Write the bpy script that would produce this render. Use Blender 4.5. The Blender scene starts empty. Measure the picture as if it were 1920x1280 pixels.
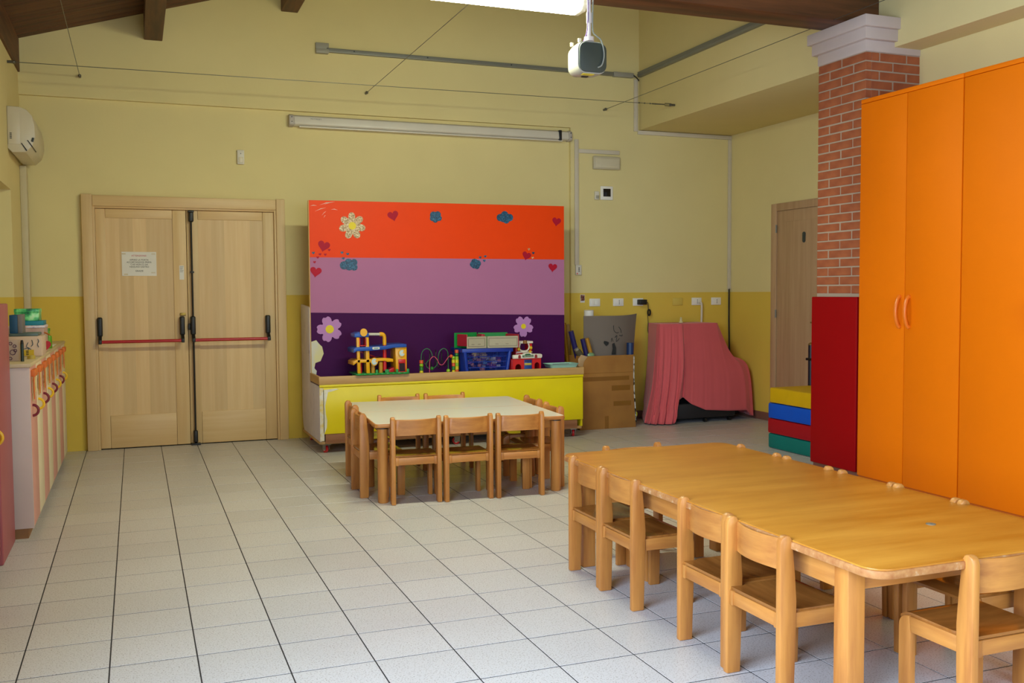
import bpy, bmesh, math, random
from mathutils import Vector, Matrix
random.seed(7)
PI = math.pi
S = bpy.context.scene
COL = S.collection

# ------------------------------------------------------------------ camera
F_PX, YAW, PITCH, ROLL = 1815.56, 0.3706, 0.0514, -0.0063
CAM = Vector((0.1174, 0.0, 1.3381))
fwd = Vector((math.sin(YAW)*math.cos(PITCH), math.cos(YAW)*math.cos(PITCH), -math.sin(PITCH)))
r0 = Vector((math.cos(YAW), -math.sin(YAW), 0)); u0 = r0.cross(fwd)
rgt = r0*math.cos(ROLL) + u0*math.sin(ROLL); upv = u0*math.cos(ROLL) - r0*math.sin(ROLL)
cd = bpy.data.cameras.new('camera'); cam = bpy.data.objects.new('camera', cd); COL.objects.link(cam)
cd.sensor_width = 36.0; cd.lens = F_PX/1920*36.0; cd.clip_start = 0.05; cd.clip_end = 60
M = Matrix((( rgt.x, upv.x, -fwd.x, CAM.x), (rgt.y, upv.y, -fwd.y, CAM.y), (rgt.z, upv.z, -fwd.z, CAM.z), (0, 0, 0, 1)))
cam.matrix_world = M
S.camera = cam

# ------------------------------------------------------------------ world, light, exposure
S.view_settings.view_transform = 'Standard'; S.view_settings.look = 'None'
S.view_settings.gamma = 1.0; S.view_settings.use_curve_mapping = False
S.view_settings.exposure = 0.16
S.cycles.use_denoising = True
S.cycles.max_bounces = 8; S.cycles.diffuse_bounces = 5; S.cycles.sample_clamp_indirect = 6.0
w = bpy.data.worlds.new('sky'); S.world = w; w.use_nodes = True
w.node_tree.nodes['Background'].inputs[0].default_value = (0.62, 0.72, 0.9, 1)
w.node_tree.nodes['Background'].inputs[1].default_value = 0.6
WINDOW_W = 250.0          # daylight through the near windows of the left wall
REAR_W = 70.0             # daylight through the window behind the camera
TUBE_L = 74.0             # radiance of the fluorescent diffusers
def area(name, loc, rot, sx, sy, power, color, spread=PI):
    l = bpy.data.lights.new(name, 'AREA'); l.shape = 'RECTANGLE'; l.size = sx; l.size_y = sy
    l.energy = power; l.color = color; l.spread = spread
    o = bpy.data.objects.new(name, l); COL.objects.link(o); o.location = loc; o.rotation_euler = rot
    return o
area('daylight_side_window', (-0.74, 1.0, 1.72), (0, -PI/2 + 0.32, 0), 1.5, 3.2, WINDOW_W, (0.60, 0.77, 1.0), 2.7)
area('daylight_rear_window', (2.3, -1.42, 1.75), (PI/2 - 0.3, 0, 0), 3.6, 1.6, REAR_W, (0.62, 0.79, 1.0), 2.4)

# ------------------------------------------------------------------ materials
def lin(c):
    c = c/255.0
    return c/12.92 if c <= 0.04045 else ((c+0.055)/1.055)**2.4
def rgb(h):
    h = h.lstrip('#'); return tuple(lin(int(h[i:i+2], 16)) for i in (0, 2, 4)) + (1.0,)
MATS = {}
def _new(name):
    m = bpy.data.materials.new(name); m.use_nodes = True
    nt = m.node_tree; b = nt.nodes['Principled BSDF']
    return m, nt, b
def plain(name, hexc, rough=0.5, var=0.06, scale=6.0, bump=0.0, bscale=80.0, metal=0.0, spec=0.5, sheen=0.0):
    """plain coat: a base colour with a faint blotchy variation and optional fine relief"""
    if name in MATS: return MATS[name]
    m, nt, b = _new(name)
    tc = nt.nodes.new('ShaderNodeTexCoord')
    n = nt.nodes.new('ShaderNodeTexNoise'); n.inputs['Scale'].default_value = scale; n.inputs['Detail'].default_value = 3
    nt.links.new(tc.outputs['Object'], n.inputs['Vector'])
    mx = nt.nodes.new('ShaderNodeMixRGB'); c = rgb(hexc)
    mx.inputs[1].default_value = tuple(max(0, x*(1-var)) for x in c[:3]) + (1,)
    mx.inputs[2].default_value = tuple(min(1, x*(1+var)) for x in c[:3]) + (1,)
    nt.links.new(n.outputs['Fac'], mx.inputs[0]); nt.links.new(mx.outputs[0], b.inputs['Base Color'])
    b.inputs['Roughness'].default_value = rough; b.inputs['Metallic'].default_value = metal
    b.inputs['Specular IOR Level'].default_value = spec
    if sheen: b.inputs['Sheen Weight'].default_value = sheen
    if bump:
        n2 = nt.nodes.new('ShaderNodeTexNoise'); n2.inputs['Scale'].default_value = bscale; n2.inputs['Detail'].default_value = 2
        nt.links.new(tc.outputs['Object'], n2.inputs['Vector'])
        bp = nt.nodes.new('ShaderNodeBump'); bp.inputs['Strength'].default_value = bump; bp.inputs['Distance'].default_value = 0.004
        nt.links.new(n2.outputs['Fac'], bp.inputs['Height']); nt.links.new(bp.outputs[0], b.inputs['Normal'])
    MATS[name] = m; return m
def wood(name, light, dark, grain=(30, 30, 1.5), rough=0.45, contrast=(0.35, 0.65), var=True, bump=0.05):
    if name in MATS: return MATS[name]
    m, nt, b = _new(name)
    tc = nt.nodes.new('ShaderNodeTexCoord'); mp = nt.nodes.new('ShaderNodeMapping'); mp.inputs['Scale'].default_value = grain
    oi = nt.nodes.new('ShaderNodeObjectInfo')
    ad = nt.nodes.new('ShaderNodeVectorMath'); ad.operation = 'ADD'
    sc = nt.nodes.new('ShaderNodeMath'); sc.operation = 'MULTIPLY'; sc.inputs[1].default_value = 37.0
    nt.links.new(oi.outputs['Random'], sc.inputs[0])
    nt.links.new(tc.outputs['Object'], mp.inputs['Vector']); nt.links.new(mp.outputs[0], ad.inputs[0]); nt.links.new(sc.outputs[0], ad.inputs[1])
    n = nt.nodes.new('ShaderNodeTexNoise'); n.inputs['Scale'].default_value = 1.0; n.inputs['Detail'].default_value = 5; n.inputs['Roughness'].default_value = 0.6
    nt.links.new(ad.outputs[0], n.inputs['Vector'])
    cr = nt.nodes.new('ShaderNodeValToRGB')
    cr.color_ramp.elements[0].position = contrast[0]; cr.color_ramp.elements[0].color = rgb(dark)
    cr.color_ramp.elements[1].position = contrast[1]; cr.color_ramp.elements[1].color = rgb(light)
    nt.links.new(n.outputs['Fac'], cr.inputs[0])
    hs = nt.nodes.new('ShaderNodeHueSaturation')
    mr = nt.nodes.new('ShaderNodeMapRange'); mr.inputs[3].default_value = 0.92; mr.inputs[4].default_value = 1.08
    nt.links.new(oi.outputs['Random'], mr.inputs[0])
    if var: nt.links.new(mr.outputs[0], hs.inputs['Value'])
    nt.links.new(cr.outputs[0], hs.inputs['Color']); nt.links.new(hs.outputs[0], b.inputs['Base Color'])
    b.inputs['Roughness'].default_value = rough
    if bump:
        bp = nt.nodes.new('ShaderNodeBump'); bp.inputs['Strength'].default_value = bump; bp.inputs['Distance'].default_value = 0.002
        nt.links.new(n.outputs['Fac'], bp.inputs['Height']); nt.links.new(bp.outputs[0], b.inputs['Normal'])
    MATS[name] = m; return m
def wallpaint(name, upper, lower, zsplit):
    """two-tone wall paint, the dado line at a fixed height"""
    m, nt, b = _new(name)
    g = nt.nodes.new('ShaderNodeNewGeometry'); sx = nt.nodes.new('ShaderNodeSeparateXYZ'); nt.links.new(g.outputs['Position'], sx.inputs[0])
    gt = nt.nodes.new('ShaderNodeMath'); gt.operation = 'GREATER_THAN'; gt.inputs[1].default_value = zsplit; nt.links.new(sx.outputs['Z'], gt.inputs[0])
    n = nt.nodes.new('ShaderNodeTexNoise'); n.inputs['Scale'].default_value = 2.2; n.inputs['Detail'].default_value = 4; nt.links.new(g.outputs['Position'], n.inputs['Vector'])
    mx = nt.nodes.new('ShaderNodeMixRGB'); mx.inputs[1].default_value = rgb(lower); mx.inputs[2].default_value = rgb(upper); nt.links.new(gt.outputs[0], mx.inputs[0])
    m2 = nt.nodes.new('ShaderNodeMixRGB'); m2.blend_type = 'MULTIPLY'; m2.inputs[0].default_value = 0.10
    nt.links.new(mx.outputs[0], m2.inputs[1]); nt.links.new(n.outputs['Fac'], m2.inputs[2]); nt.links.new(m2.outputs[0], b.inputs['Base Color'])
    b.inputs['Roughness'].default_value = 0.75; b.inputs['Specular IOR Level'].default_value = 0.3
    n2 = nt.nodes.new('ShaderNodeTexNoise'); n2.inputs['Scale'].default_value = 45; nt.links.new(g.outputs['Position'], n2.inputs['Vector'])
    bp = nt.nodes.new('ShaderNodeBump'); bp.inputs['Strength'].default_value = 0.12; bp.inputs['Distance'].default_value = 0.004
    nt.links.new(n2.outputs['Fac'], bp.inputs['Height']); nt.links.new(bp.outputs[0], b.inputs['Normal'])
    MATS[name] = m; return m
def tilemat():
    m, nt, b = _new('speckled_floor_tile')
    g = nt.nodes.new('ShaderNodeNewGeometry'); oi = nt.nodes.new('ShaderNodeObjectInfo')
    n = nt.nodes.new('ShaderNodeTexNoise'); n.inputs['Scale'].default_value = 170; n.inputs['Detail'].default_value = 2; nt.links.new(g.outputs['Position'], n.inputs['Vector'])
    cr = nt.nodes.new('ShaderNodeValToRGB'); e = cr.color_ramp.elements
    e[0].position = 0.33; e[0].color = rgb('#9a908a'); e[1].position = 0.44; e[1].color = rgb('#d0cccb')
    nt.links.new(n.outputs['Fac'], cr.inputs[0])
    n3 = nt.nodes.new('ShaderNodeTexNoise'); n3.inputs['Scale'].default_value = 1.3; n3.inputs['Detail'].default_value = 4; nt.links.new(g.outputs['Position'], n3.inputs['Vector'])
    hs = nt.nodes.new('ShaderNodeHueSaturation'); mr = nt.nodes.new('ShaderNodeMapRange'); mr.inputs[3].default_value = 0.96; mr.inputs[4].default_value = 1.04
    nt.links.new(oi.outputs['Random'], mr.inputs[0]); nt.links.new(mr.outputs[0], hs.inputs['Value'])
    m2 = nt.nodes.new('ShaderNodeMixRGB'); m2.blend_type = 'MULTIPLY'; m2.inputs[0].default_value = 0.15
    nt.links.new(cr.outputs[0], m2.inputs[1]); nt.links.new(n3.outputs['Fac'], m2.inputs[2])
    nt.links.new(m2.outputs[0], hs.inputs['Color']); nt.links.new(hs.outputs[0], b.inputs['Base Color'])
    rr = nt.nodes.new('ShaderNodeMapRange'); rr.inputs[3].default_value = 0.22; rr.inputs[4].default_value = 0.48
    nt.links.new(n3.outputs['Fac'], rr.inputs[0]); nt.links.new(rr.outputs[0], b.inputs['Roughness'])
    MATS['tile'] = m; return m
def emit(name, hexc, strength):
    m, nt, b = _new(name)
    b.inputs['Base Color'].default_value = (0.9, 0.9, 0.9, 1)
    b.inputs['Emission Color'].default_value = rgb(hexc); b.inputs['Emission Strength'].default_value = strength
    MATS[name] = m; return m
def blotch(name, stops, scale, rough=0.5, detail=4):
    """printed or worn surface: several colours in irregular patches"""
    if name in MATS: return MATS[name]
    m, nt, b = _new(name)
    tc = nt.nodes.new('ShaderNodeTexCoord'); n = nt.nodes.new('ShaderNodeTexNoise'); n.inputs['Scale'].default_value = scale; n.inputs['Detail'].default_value = detail
    nt.links.new(tc.outputs['Object'], n.inputs['Vector'])
    cr = nt.nodes.new('ShaderNodeValToRGB'); el = cr.color_ramp.elements
    for i, (p, c) in enumerate(stops):
        e = el[i] if i < 2 else el.new(p)
        e.position = p; e.color = rgb(c)
    nt.links.new(n.outputs['Fac'], cr.inputs[0]); nt.links.new(cr.outputs[0], b.inputs['Base Color']); b.inputs['Roughness'].default_value = rough
    MATS[name] = m; return m

WALL = wallpaint('yellow_wall_paint', '#e4d49a', '#e2c150', 1.32)
WALLR = WALL
TILE = tilemat()
GROUT = plain('dark_grout', '#221d1f', 0.85)
BRICK = blotch('terracotta_brick', [(0.3, '#934c2c'), (0.7, '#ac6038')], 9, 0.85)
MORTAR = plain('pale_mortar', '#ab9884', 0.9, bump=0.3)
PLASTER = plain('white_capital_paint', '#c6b6b0', 0.7, bump=0.1)
BASEB = plain('mauve_skirting', '#86584a', 0.5)
DARKWOOD = wood('dark_roof_wood', '#6a3d20', '#45260f', (1.2, 18, 18), 0.6)
BEAMW = wood('beam_wood_lengthwise', '#6f4324', '#472810', (18, 1.2, 18), 0.6)
TIEW = wood('tie_beam_wood', '#6b3f22', '#42250f', (1.2, 16, 16), 0.55)
DOORW = wood('pale_door_wood', '#dcbd8a', '#d2ae79', (22, 22, 1.0), 0.45, (0.3, 0.7), var=True, bump=0.02)
DOORH = wood('pale_door_wood_crosswise', '#dcbd8a', '#d2ae79', (1.0, 22, 22), 0.45, (0.3, 0.7), var=False, bump=0.02)
BEECH = wood('chair_beech_upright', '#c88840', '#a4642c', (26, 26, 2.2), 0.4, (0.3, 0.7))
BEECHX = wood('chair_beech_crosswise', '#c88840', '#a4642c', (2.2, 26, 26), 0.4, (0.3, 0.7))
BEECHY = wood('chair_beech_depthwise', '#c88840', '#a4642c', (26, 2.2, 26), 0.4, (0.3, 0.7))
SEATM = wood('seat_plywood', '#a86c30', '#84501f', (3.0, 22, 22), 0.18, (0.3, 0.7))
TOPW = wood('honey_table_top', '#cb8a30', '#b4701c', (2.0, 14, 14), 0.33, (0.3, 0.7), bump=0.03)
WORN = blotch('worn_table_edge', [(0.3, '#a06230'), (0.62, '#b47e48'), (0.8, '#cdb190')], 48, 0.65)
LAMIN = plain('white_laminate', '#e8e6d8', 0.22, 0.02)
ORANGE = plain('orange_laminate', '#f07800', 0.55, 0.03, bump=0.08, bscale=240, spec=0.15)
BLACK = plain('black_plastic', '#141414', 0.45)
DGREY = plain('dark_grey_plastic', '#3a403e', 0.4)
WHITEP = plain('white_plastic', '#d9d2c4', 0.4)
GREYM = plain('grey_metal', '#8f8f88', 0.4, metal=0.6)
STEEL = plain('steel_wire', '#6d6a62', 0.35, metal=0.7)
REDBAR = plain('red_bar_paint', '#b32126', 0.3)
CARD = blotch('brown_cardboard', [(0.3, '#97642a'), (0.7, '#a67232')], 5, 0.8)
PAPER = plain('white_paper', '#e4e0da', 0.7)
INK = plain('black_ink', '#222222', 0.7)
REDINK = plain('red_ink', '#c02838', 0.7)

# ------------------------------------------------------------------ mesh helpers
def merge(dst, src, mat=None):
    me = bpy.data.meshes.new('tmp'); src.to_mesh(me); src.free()
    if mat is not None: me.transform(mat)
    dst.from_mesh(me); bpy.data.meshes.remove(me)
def bev(bm, w, seg=2, ang=0.5):
    if w <= 0: return
    ed = [e for e in bm.edges if len(e.link_faces) == 2 and e.calc_face_angle(0) > ang]
    if ed: bmesh.ops.bevel(bm, geom=ed, offset=w, segments=seg, profile=0.5, affect='EDGES', clamp_overlap=True)
def box(bm, x0, x1, y0, y1, z0, z1, b=0.0, seg=2, mat=None):
    t = bmesh.new(); bmesh.ops.create_cube(t, size=1.0)
    for v in t.verts:
        v.co = Vector((x0 + (v.co.x+0.5)*(x1-x0), y0 + (v.co.y+0.5)*(y1-y0), z0 + (v.co.z+0.5)*(z1-z0)))
    bev(t, b, seg); merge(bm, t, mat); return bm
def prism(bm, pts, axis, a0, a1, b=0.0, seg=2, mat=None):
    """polygon pts extruded along an axis: 'x' (pts are y,z), 'y' (x,z), 'z' (x,y)"""
    t = bmesh.new()
    def mk(p, a):
        return {'x': (a, p[0], p[1]), 'y': (p[0], a, p[1]), 'z': (p[0], p[1], a)}[axis]
    A = [t.verts.new(mk(p, a0)) for p in pts]; B = [t.verts.new(mk(p, a1)) for p in pts]
    n = len(pts)
    t.faces.new(A); t.faces.new(B[::-1])
    for i in range(n): t.faces.new((A[i], B[i], B[(i+1) % n], A[(i+1) % n]))
    bmesh.ops.recalc_face_normals(t, faces=t.faces)
    bev(t, b, seg, 0.6); merge(bm, t, mat); return bm
def cyl(bm, p0, p1, r, seg=16, r2=None, mat=None):
    p0, p1 = Vector(p0), Vector(p1); d = p1-p0
    t = bmesh.new()
    bmesh.ops.create_cone(t, cap_ends=True, segments=seg, radius1=r, radius2=r if r2 is None else r2, depth=d.length)
    q = d.to_track_quat('Z', 'Y').to_matrix().to_4x4(); q.translation = (p0+p1)/2
    bmesh.ops.transform(t, matrix=q, verts=t.verts); merge(bm, t, mat); return bm
def ball(bm, c, r, u=12, v=8, scale=(1, 1, 1)):
    t = bmesh.new(); bmesh.ops.create_uvsphere(t, u_segments=u, v_segments=v, radius=r)
    for x in t.verts: x.co = Vector(c) + Vector((x.co.x*scale[0], x.co.y*scale[1], x.co.z*scale[2]))
    merge(bm, t); return bm
def smoothpath(pts, n=6):
    pts = [Vector(p) for p in pts]; out = []
    for i in range(len(pts)-1):
        p0 = pts[max(i-1, 0)]; p1 = pts[i]; p2 = pts[i+1]; p3 = pts[min(i+2, len(pts)-1)]
        for k in range(n):
            t = k/n
            out.append(0.5*((2*p1) + (p2-p0)*t + (2*p0-5*p1+4*p2-p3)*t*t + (3*p1-p0-3*p2+p3)*t**3))
    out.append(pts[-1]); return out
def tube(bm, pts, r, seg=8, closed=False):
    pts = [Vector(p) for p in pts]; rings = []; n = len(pts)
    ref = None
    for i, p in enumerate(pts):
        a = pts[(i-1) % n] if closed else pts[max(i-1, 0)]; b = pts[(i+1) % n] if closed else pts[min(i+1, n-1)]
        d = (b-a).normalized()
        if ref is None:
            ref = Vector((0, 0, 1)) if abs(d.z) < 0.9 else Vector((1, 0, 0))
        ref = (ref - d*ref.dot(d)).normalized(); s = d.cross(ref)
        rings.append([bm.verts.new(p + (ref*math.cos(2*PI*k/seg) + s*math.sin(2*PI*k/seg))*r) for k in range(seg)])
    m = n if closed else n-1
    for i in range(m):
        A, B = rings[i], rings[(i+1) % n]
        for k in range(seg): bm.faces.new((A[k], A[(k+1) % seg], B[(k+1) % seg], B[k]))
    if not closed:
        bm.faces.new(rings[0][::-1]); bm.faces.new(rings[-1])
    return bm
def ring(bm, c, R, r, normal='x', n=24, seg=8):
    pts = []
    for i in range(n):
        a = 2*PI*i/n; u, v = R*math.cos(a), R*math.sin(a)
        pts.append({'x': (c[0], c[1]+u, c[2]+v), 'y': (c[0]+u, c[1], c[2]+v), 'z': (c[0]+u, c[1]+v, c[2])}[normal])
    return tube(bm, pts, r, seg, True)
def lathe(bm, prof, c=(0, 0, 0), seg=20):
    """profile (r,z) turned about z"""
    R = [[bm.verts.new((c[0]+r*math.cos(2*PI*k/seg), c[1]+r*math.sin(2*PI*k/seg), c[2]+z)) for k in range(seg)] for r, z in prof]
    for i in range(len(prof)-1):
        for k in range(seg): bm.faces.new((R[i][k], R[i][(k+1) % seg], R[i+1][(k+1) % seg], R[i+1][k]))
    bm.faces.new(R[0][::-1]); bm.faces.new(R[-1]); return bm
def mesh_of(name, bm, mat, flat=False):
    bmesh.ops.recalc_face_normals(bm, faces=bm.faces)
    me = bpy.data.meshes.new(name); bm.to_mesh(me); bm.free()
    if mat: me.materials.append(mat)
    if not flat:
        for p in me.polygons: p.use_smooth = True
        me.set_sharp_from_angle(angle=math.radians(35))
    return me
def obj(name, bm, mat, parent=None, loc=None, label=None, flat=False):
    o = bpy.data.objects.new(name, mesh_of(name, bm, mat, flat)); COL.objects.link(o)
    if parent is not None: o.parent = parent
    if loc is not None: o.location = loc
    if label: o['label'] = label
    return o
def tag(o, label, cat, group=None):
    o['label'] = label; o['category'] = cat
    if group: o['group'] = group
    return o
def thing(name, label, cat, loc=(0, 0, 0), rz=0.0, group=None):
    o = bpy.data.objects.new(name, None); COL.objects.link(o); o.empty_display_size = 0.05
    o.location = loc; o.rotation_euler = (0, 0, rz)
    return tag(o, label, cat, group)
def struct(name, bm, mat, parent=None):
    o = obj(name, bm, mat, parent)
    if parent is None: o['kind'] = 'structure'
    return o
def copy_tree(root, loc, rz, label, group=None):
    r = root.copy(); COL.objects.link(r); r.location = loc; r.rotation_euler = (0, 0, rz); r['label'] = label
    if group: r['group'] = group
    for ch in list(root.children):
        c = ch.copy(); COL.objects.link(c); c.parent = r
        for g in list(ch.children):
            d = g.copy(); COL.objects.link(d); d.parent = c
    return r
def text(name, s, size, loc, mat, parent, rot=(PI/2, 0, 0), align='CENTER', ext=0.0006):
    cu = bpy.data.curves.new(name, 'FONT'); cu.body = s; cu.size = size; cu.align_x = align; cu.align_y = 'CENTER'; cu.extrude = ext
    cu.materials.append(mat)
    tmp = bpy.data.objects.new(name, cu); COL.objects.link(tmp)
    me = bpy.data.meshes.new_from_object(tmp.evaluated_get(bpy.context.evaluated_depsgraph_get()))
    COL.objects.unlink(tmp); bpy.data.objects.remove(tmp)
    o = bpy.data.objects.new(name, me); COL.objects.link(o)
    if not me.materials: me.materials.append(mat)
    o.parent = parent; o.location = loc; o.rotation_euler = rot
    return o
def B(): return bmesh.new()

# ================================================================== THE ROOM
D = 8.99; LW = -0.735; RW = 6.15; BX = 5.03; RW2 = 5.26
YB = -1.5
# --- floor: grout bed, tiles as pieces
TS = 0.30; YR = 3.709
fl = struct('floor', box(B(), -0.9, 6.4, YB-0.1, 9.2, -0.12, -0.0012), GROUT)
def tile_mesh(dx, dy):
    bm = box(B(), -dx/2, dx/2, -dy/2, dy/2, -0.008, 0.0)
    top = [e for e in bm.edges if all(v.co.z > -0.001 for v in e.verts)]
    bmesh.ops.bevel(bm, geom=top, offset=0.0007, segments=1, affect='EDGES')
    return mesh_of('tile', bm, TILE, True)
tm_cache = {}; cells = []
for i in range(-3, 21):
    for j in range(-18, 19):
        x0, x1 = max(i*TS, LW), min((i+1)*TS, RW); y0, y1 = max(YR + j*TS, YB), min(YR + (j+1)*TS, 9.01)
        if x1-x0 < 0.02 or y1-y0 < 0.02: continue
        cx, cy = (x0+x1)/2, (y0+y1)/2
        p = Vector((cx, cy, 0)) - CAM; dz = p.dot(fwd)
        vis = False
        if dz > 0.3:
            px = 960 + F_PX*p.dot(rgt)/dz; py = 640 - F_PX*p.dot(upv)/dz
            vis = -60 < px < 1990 and py < 1360
            if vis and cx > 2.05 and cx < 3.0 and 2.2 < cy < 4.3 and px > 1500: vis = False
            if vis and cx > 4.4 and cy < 5.9: vis = False
        cells.append((0 if vis else 1, dz if dz > 0 else 99, x0, x1, y0, y1))
cells.sort()
rest = B()
gx, gy = 0.0040, 0.0032
for k, (v, dz, x0, x1, y0, y1) in enumerate(cells):
    dx, dy = round(x1-x0-2*gx/1.6, 4), round(y1-y0-2*gy, 4)
    if k < 300 and v == 0:
        if (dx, dy) not in tm_cache: tm_cache[(dx, dy)] = tile_mesh(dx, dy)
        o = bpy.data.objects.new('tile', tm_cache[(dx, dy)]); COL.objects.link(o); o.parent = fl
        o.location = ((x0+x1)/2, (y0+y1)/2, random.uniform(-0.0003, 0.0))
    else:
        box(rest, (x0+x1)/2-dx/2, (x0+x1)/2+dx/2, (y0+y1)/2-dy/2, (y0+y1)/2+dy/2, -0.008, 0.0)
ro = obj('tile_field', rest, TILE, fl, flat=True); ro['kind'] = 'stuff'

# --- back wall with a shallow recess (and the double door's opening)
DX0, DX1, DTOP = -0.215, 1.335, 2.10
bm = B()
box(bm, -0.95, BX+0.02, 8.97, 9.3, 2.985, 5.5)                 # upper wall stands proud
box(bm, 4.25, 6.4, 8.97, 9.3, -0.02, 2.985)                    # right part stands proud
box(bm, LW-0.2, DX0, 9.01, 9.3, -0.02, 2.985); box(bm, DX1, 4.25, 9.01, 9.3, -0.02, 2.985)
box(bm, DX0, DX1, 9.01, 9.3, DTOP, 2.985); box(bm, DX0, DX1, 9.16, 9.3, -0.02, DTOP)
struct('wall_back', bm, WALL)
# --- left wall with a window niche near the far corner and the big near windows
bm = B()
WX = LW-0.32
for (y0, y1, z0, z1) in ((YB, -0.6, -0.02, 5.5), (2.6, 6.3, -0.02, 5.5), (8.2, 9.2, -0.02, 5.5), (-0.6, 2.6, -0.02, 0.95), (-0.6, 2.6, 2.5, 5.5), (6.3, 8.2, -0.02, 0.93), (6.3, 8.2, 2.13, 5.5)):
    box(bm, WX, LW, y0, y1, z0, z1)
struct('wall_left', bm, WALL)
def window(name, x, y0, y1, z0, z1, nm, pane):
    wf = B(); f = 0.06
    box(wf, x-0.03, x+0.03, y0, y1, z0, z0+f, .004); box(wf, x-0.03, x+0.03, y0, y1, z1-f, z1, .004)
    box(wf, x-0.03, x+0.03, y0, y0+f, z0+f, z1-f, .004); box(wf, x-0.03, x+0.03, y1-f, y1, z0+f, z1-f, .004)
    for k in range(1, nm):
        yy = y0 + (y1-y0)*k/nm; box(wf, x-0.025, x+0.025, yy-0.04, yy+0.04, z0+f, z1-f, .004)
    o = struct(name, wf, plain('white_window_frame', '#d8d4cc', 0.4))
    if pane:
        for k in range(nm):
            a = y0 + (y1-y0)*k/nm + 0.05; b_ = y0 + (y1-y0)*(k+1)/nm - 0.05
            obj('shutter', box(B(), x-0.012, x+0.012, a, b_, z0+f, z1-f, .003), plain('closed_shutter', '#c9c2a8', 0.6), o)
    return o
window('window_1', LW-0.22, 6.3, 8.2, 0.93, 2.13, 2, True)
window('window_2', LW-0.2, -0.6, 2.6, 0.95, 2.5, 3, False)
# --- right side: far wall, nearer wall, plaster beam above
struct('wall_right', box(B(), RW, RW+0.2, 5.6, 9.2, -0.02, 3.2), WALLR)
struct('wall_right_near', box(B(), RW2, RW2+0.2, YB, 5.55, -0.02, 3.05), WALLR)
struct('plaster_beam', box(B(), BX, RW+0.22, YB, 9.0, 3.0, 5.6, 0.004), WALLR)
# --- wall behind the camera, with a window opening
bm = B()
box(bm, LW-0.3, 0.5, YB-0.2, YB, -0.02, 5.5); box(bm, 4.1, 6.4, YB-0.2, YB, -0.02, 5.5); box(bm, 0.5, 4.1, YB-0.2, YB, -0.02, 0.9); box(bm, 0.5, 4.1, YB-0.2, YB, 2.6, 5.5)
struct('wall_front', bm, WALL)
# --- roof: sloping boards on purlins
SLOPE = 0.303; ANG = math.atan(SLOPE)
def roof_z(x): return 3.43 + SLOPE*(x+0.742)
L = 6.1/math.cos(ANG)
bm = B(); prism(bm, [(-1.1, roof_z(-1.1)+0.03), (5.2, roof_z(5.2)+0.03), (5.2, roof_z(5.2)+0.2), (-1.1, roof_z(-1.1)+0.2)], 'y', YB-0.2, 9.25)
ce = struct('ceiling', bm, DARKWOOD)
PW = 0.135
pm = mesh_of('plank', box(B(), 0, L, -PW/2+0.0025, PW/2-0.0025, 0, 0.025, 0.004, 1), DARKWOOD, True)
y = 8.97 - PW/2; rt = Matrix.Rotation(-ANG, 4, 'Y')
while y > YB:
    o = bpy.data.objects.new('plank', pm); COL.objects.link(o); o.parent = ce
    o.location = (-1.05, y, roof_z(-1.05)+random.uniform(0, 0.003)); o.rotation_euler = (0, -ANG, 0)
    y -= PW
k = 0
for x0 in (0.243, 1.40, 2.556, 3.712):
    bm = B(); h = 0.22
    prism(bm, [(x0, roof_z(x0)-h), (x0+0.148, roof_z(x0)-h), (x0+0.148, roof_z(x0+0.148)), (x0, roof_z(x0))], 'y', YB, 8.97, 0.006)
    o = struct('roof_beam', bm, BEAMW)
bm = B(); prism(bm, [(LW-0.05, 3.165), (LW+0.015, 3.165), (LW+0.015, roof_z(LW)), (LW-0.05, roof_z(LW)-0.01)], 'y', YB, 8.97)
struct('wall_plate_beam', bm, BEAMW)
struct('tie_beam', box(B(), LW, BX, 5.49, 5.75, 3.187, 3.56, 0.012), TIEW)
# --- brick pillars
def pillar(name, x0, x1, y0, y1, faceX, zb, zt):
    """mortar core with every course of bricks as pieces; faceX is -1 or +1: the room-side face"""
    g = 0.009
    core = struct(name, box(B(), x0+(0.003 if faceX < 0 else 0), x1-(0.003 if faceX > 0 else 0), y0+0.003, y1-0.003, 0, zt), MORTAR)
    H = 0.0635; n = int((zt-zb)/H); cache = {}
    def brick(cx, cy, cz, dx, dy):
        key = (round(dx, 3), round(dy, 3))
        if key not in cache:
            cache[key] = mesh_of('brick', box(B(), -dx/2, dx/2, -dy/2, dy/2, -(H-g)/2, (H-g)/2, 0.003, 1), BRICK, True)
        o = bpy.data.objects.new('brick', cache[key]); COL.objects.link(o); o.parent = core
        o.location = (cx+random.uniform(-.0015, .0015), cy+random.uniform(-.0015, .0015), cz)
    W = y1-y0; q = W/4; dp = 0.05
    ex = x0 if faceX < 0 else x1
    for r in range(n):
        z = zt - H*(r+0.5)
        cuts = [0, 2, 4] if r % 2 == 0 else [0, 1, 3, 4]
        for a, b_ in zip(cuts, cuts[1:]):
            ya, yb = y0+a*q+(g/2 if a else 0), y0+b_*q-(g/2 if b_ < 4 else 0)
            brick(ex - faceX*dp/2*1.0, (ya+yb)/2, z, dp, yb-ya)
        if faceX < 0 and z > 2.4:
            Wx = x1-x0; qx = Wx/4
            cuts = [0, 1, 3, 4] if r % 2 == 0 else [0, 2, 4]
            for a, b_ in zip(cuts, cuts[1:]):
                xa, xb = x0+a*qx+(g/2 if a else dp+0.0), x0+b_*qx-(g/2 if b_ < 4 else 0)
                if xb - xa > 0.02: brick((xa+xb)/2, y0+dp/2, z, xb-xa, dp)
    return core
P0X, P1X, P0Y, P1Y = 4.79, 5.26, 5.345, 5.835
core = pillar('brick_pillar', P0X, P1X, P0Y, P1Y, -1, 1.27, 2.957)
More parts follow.
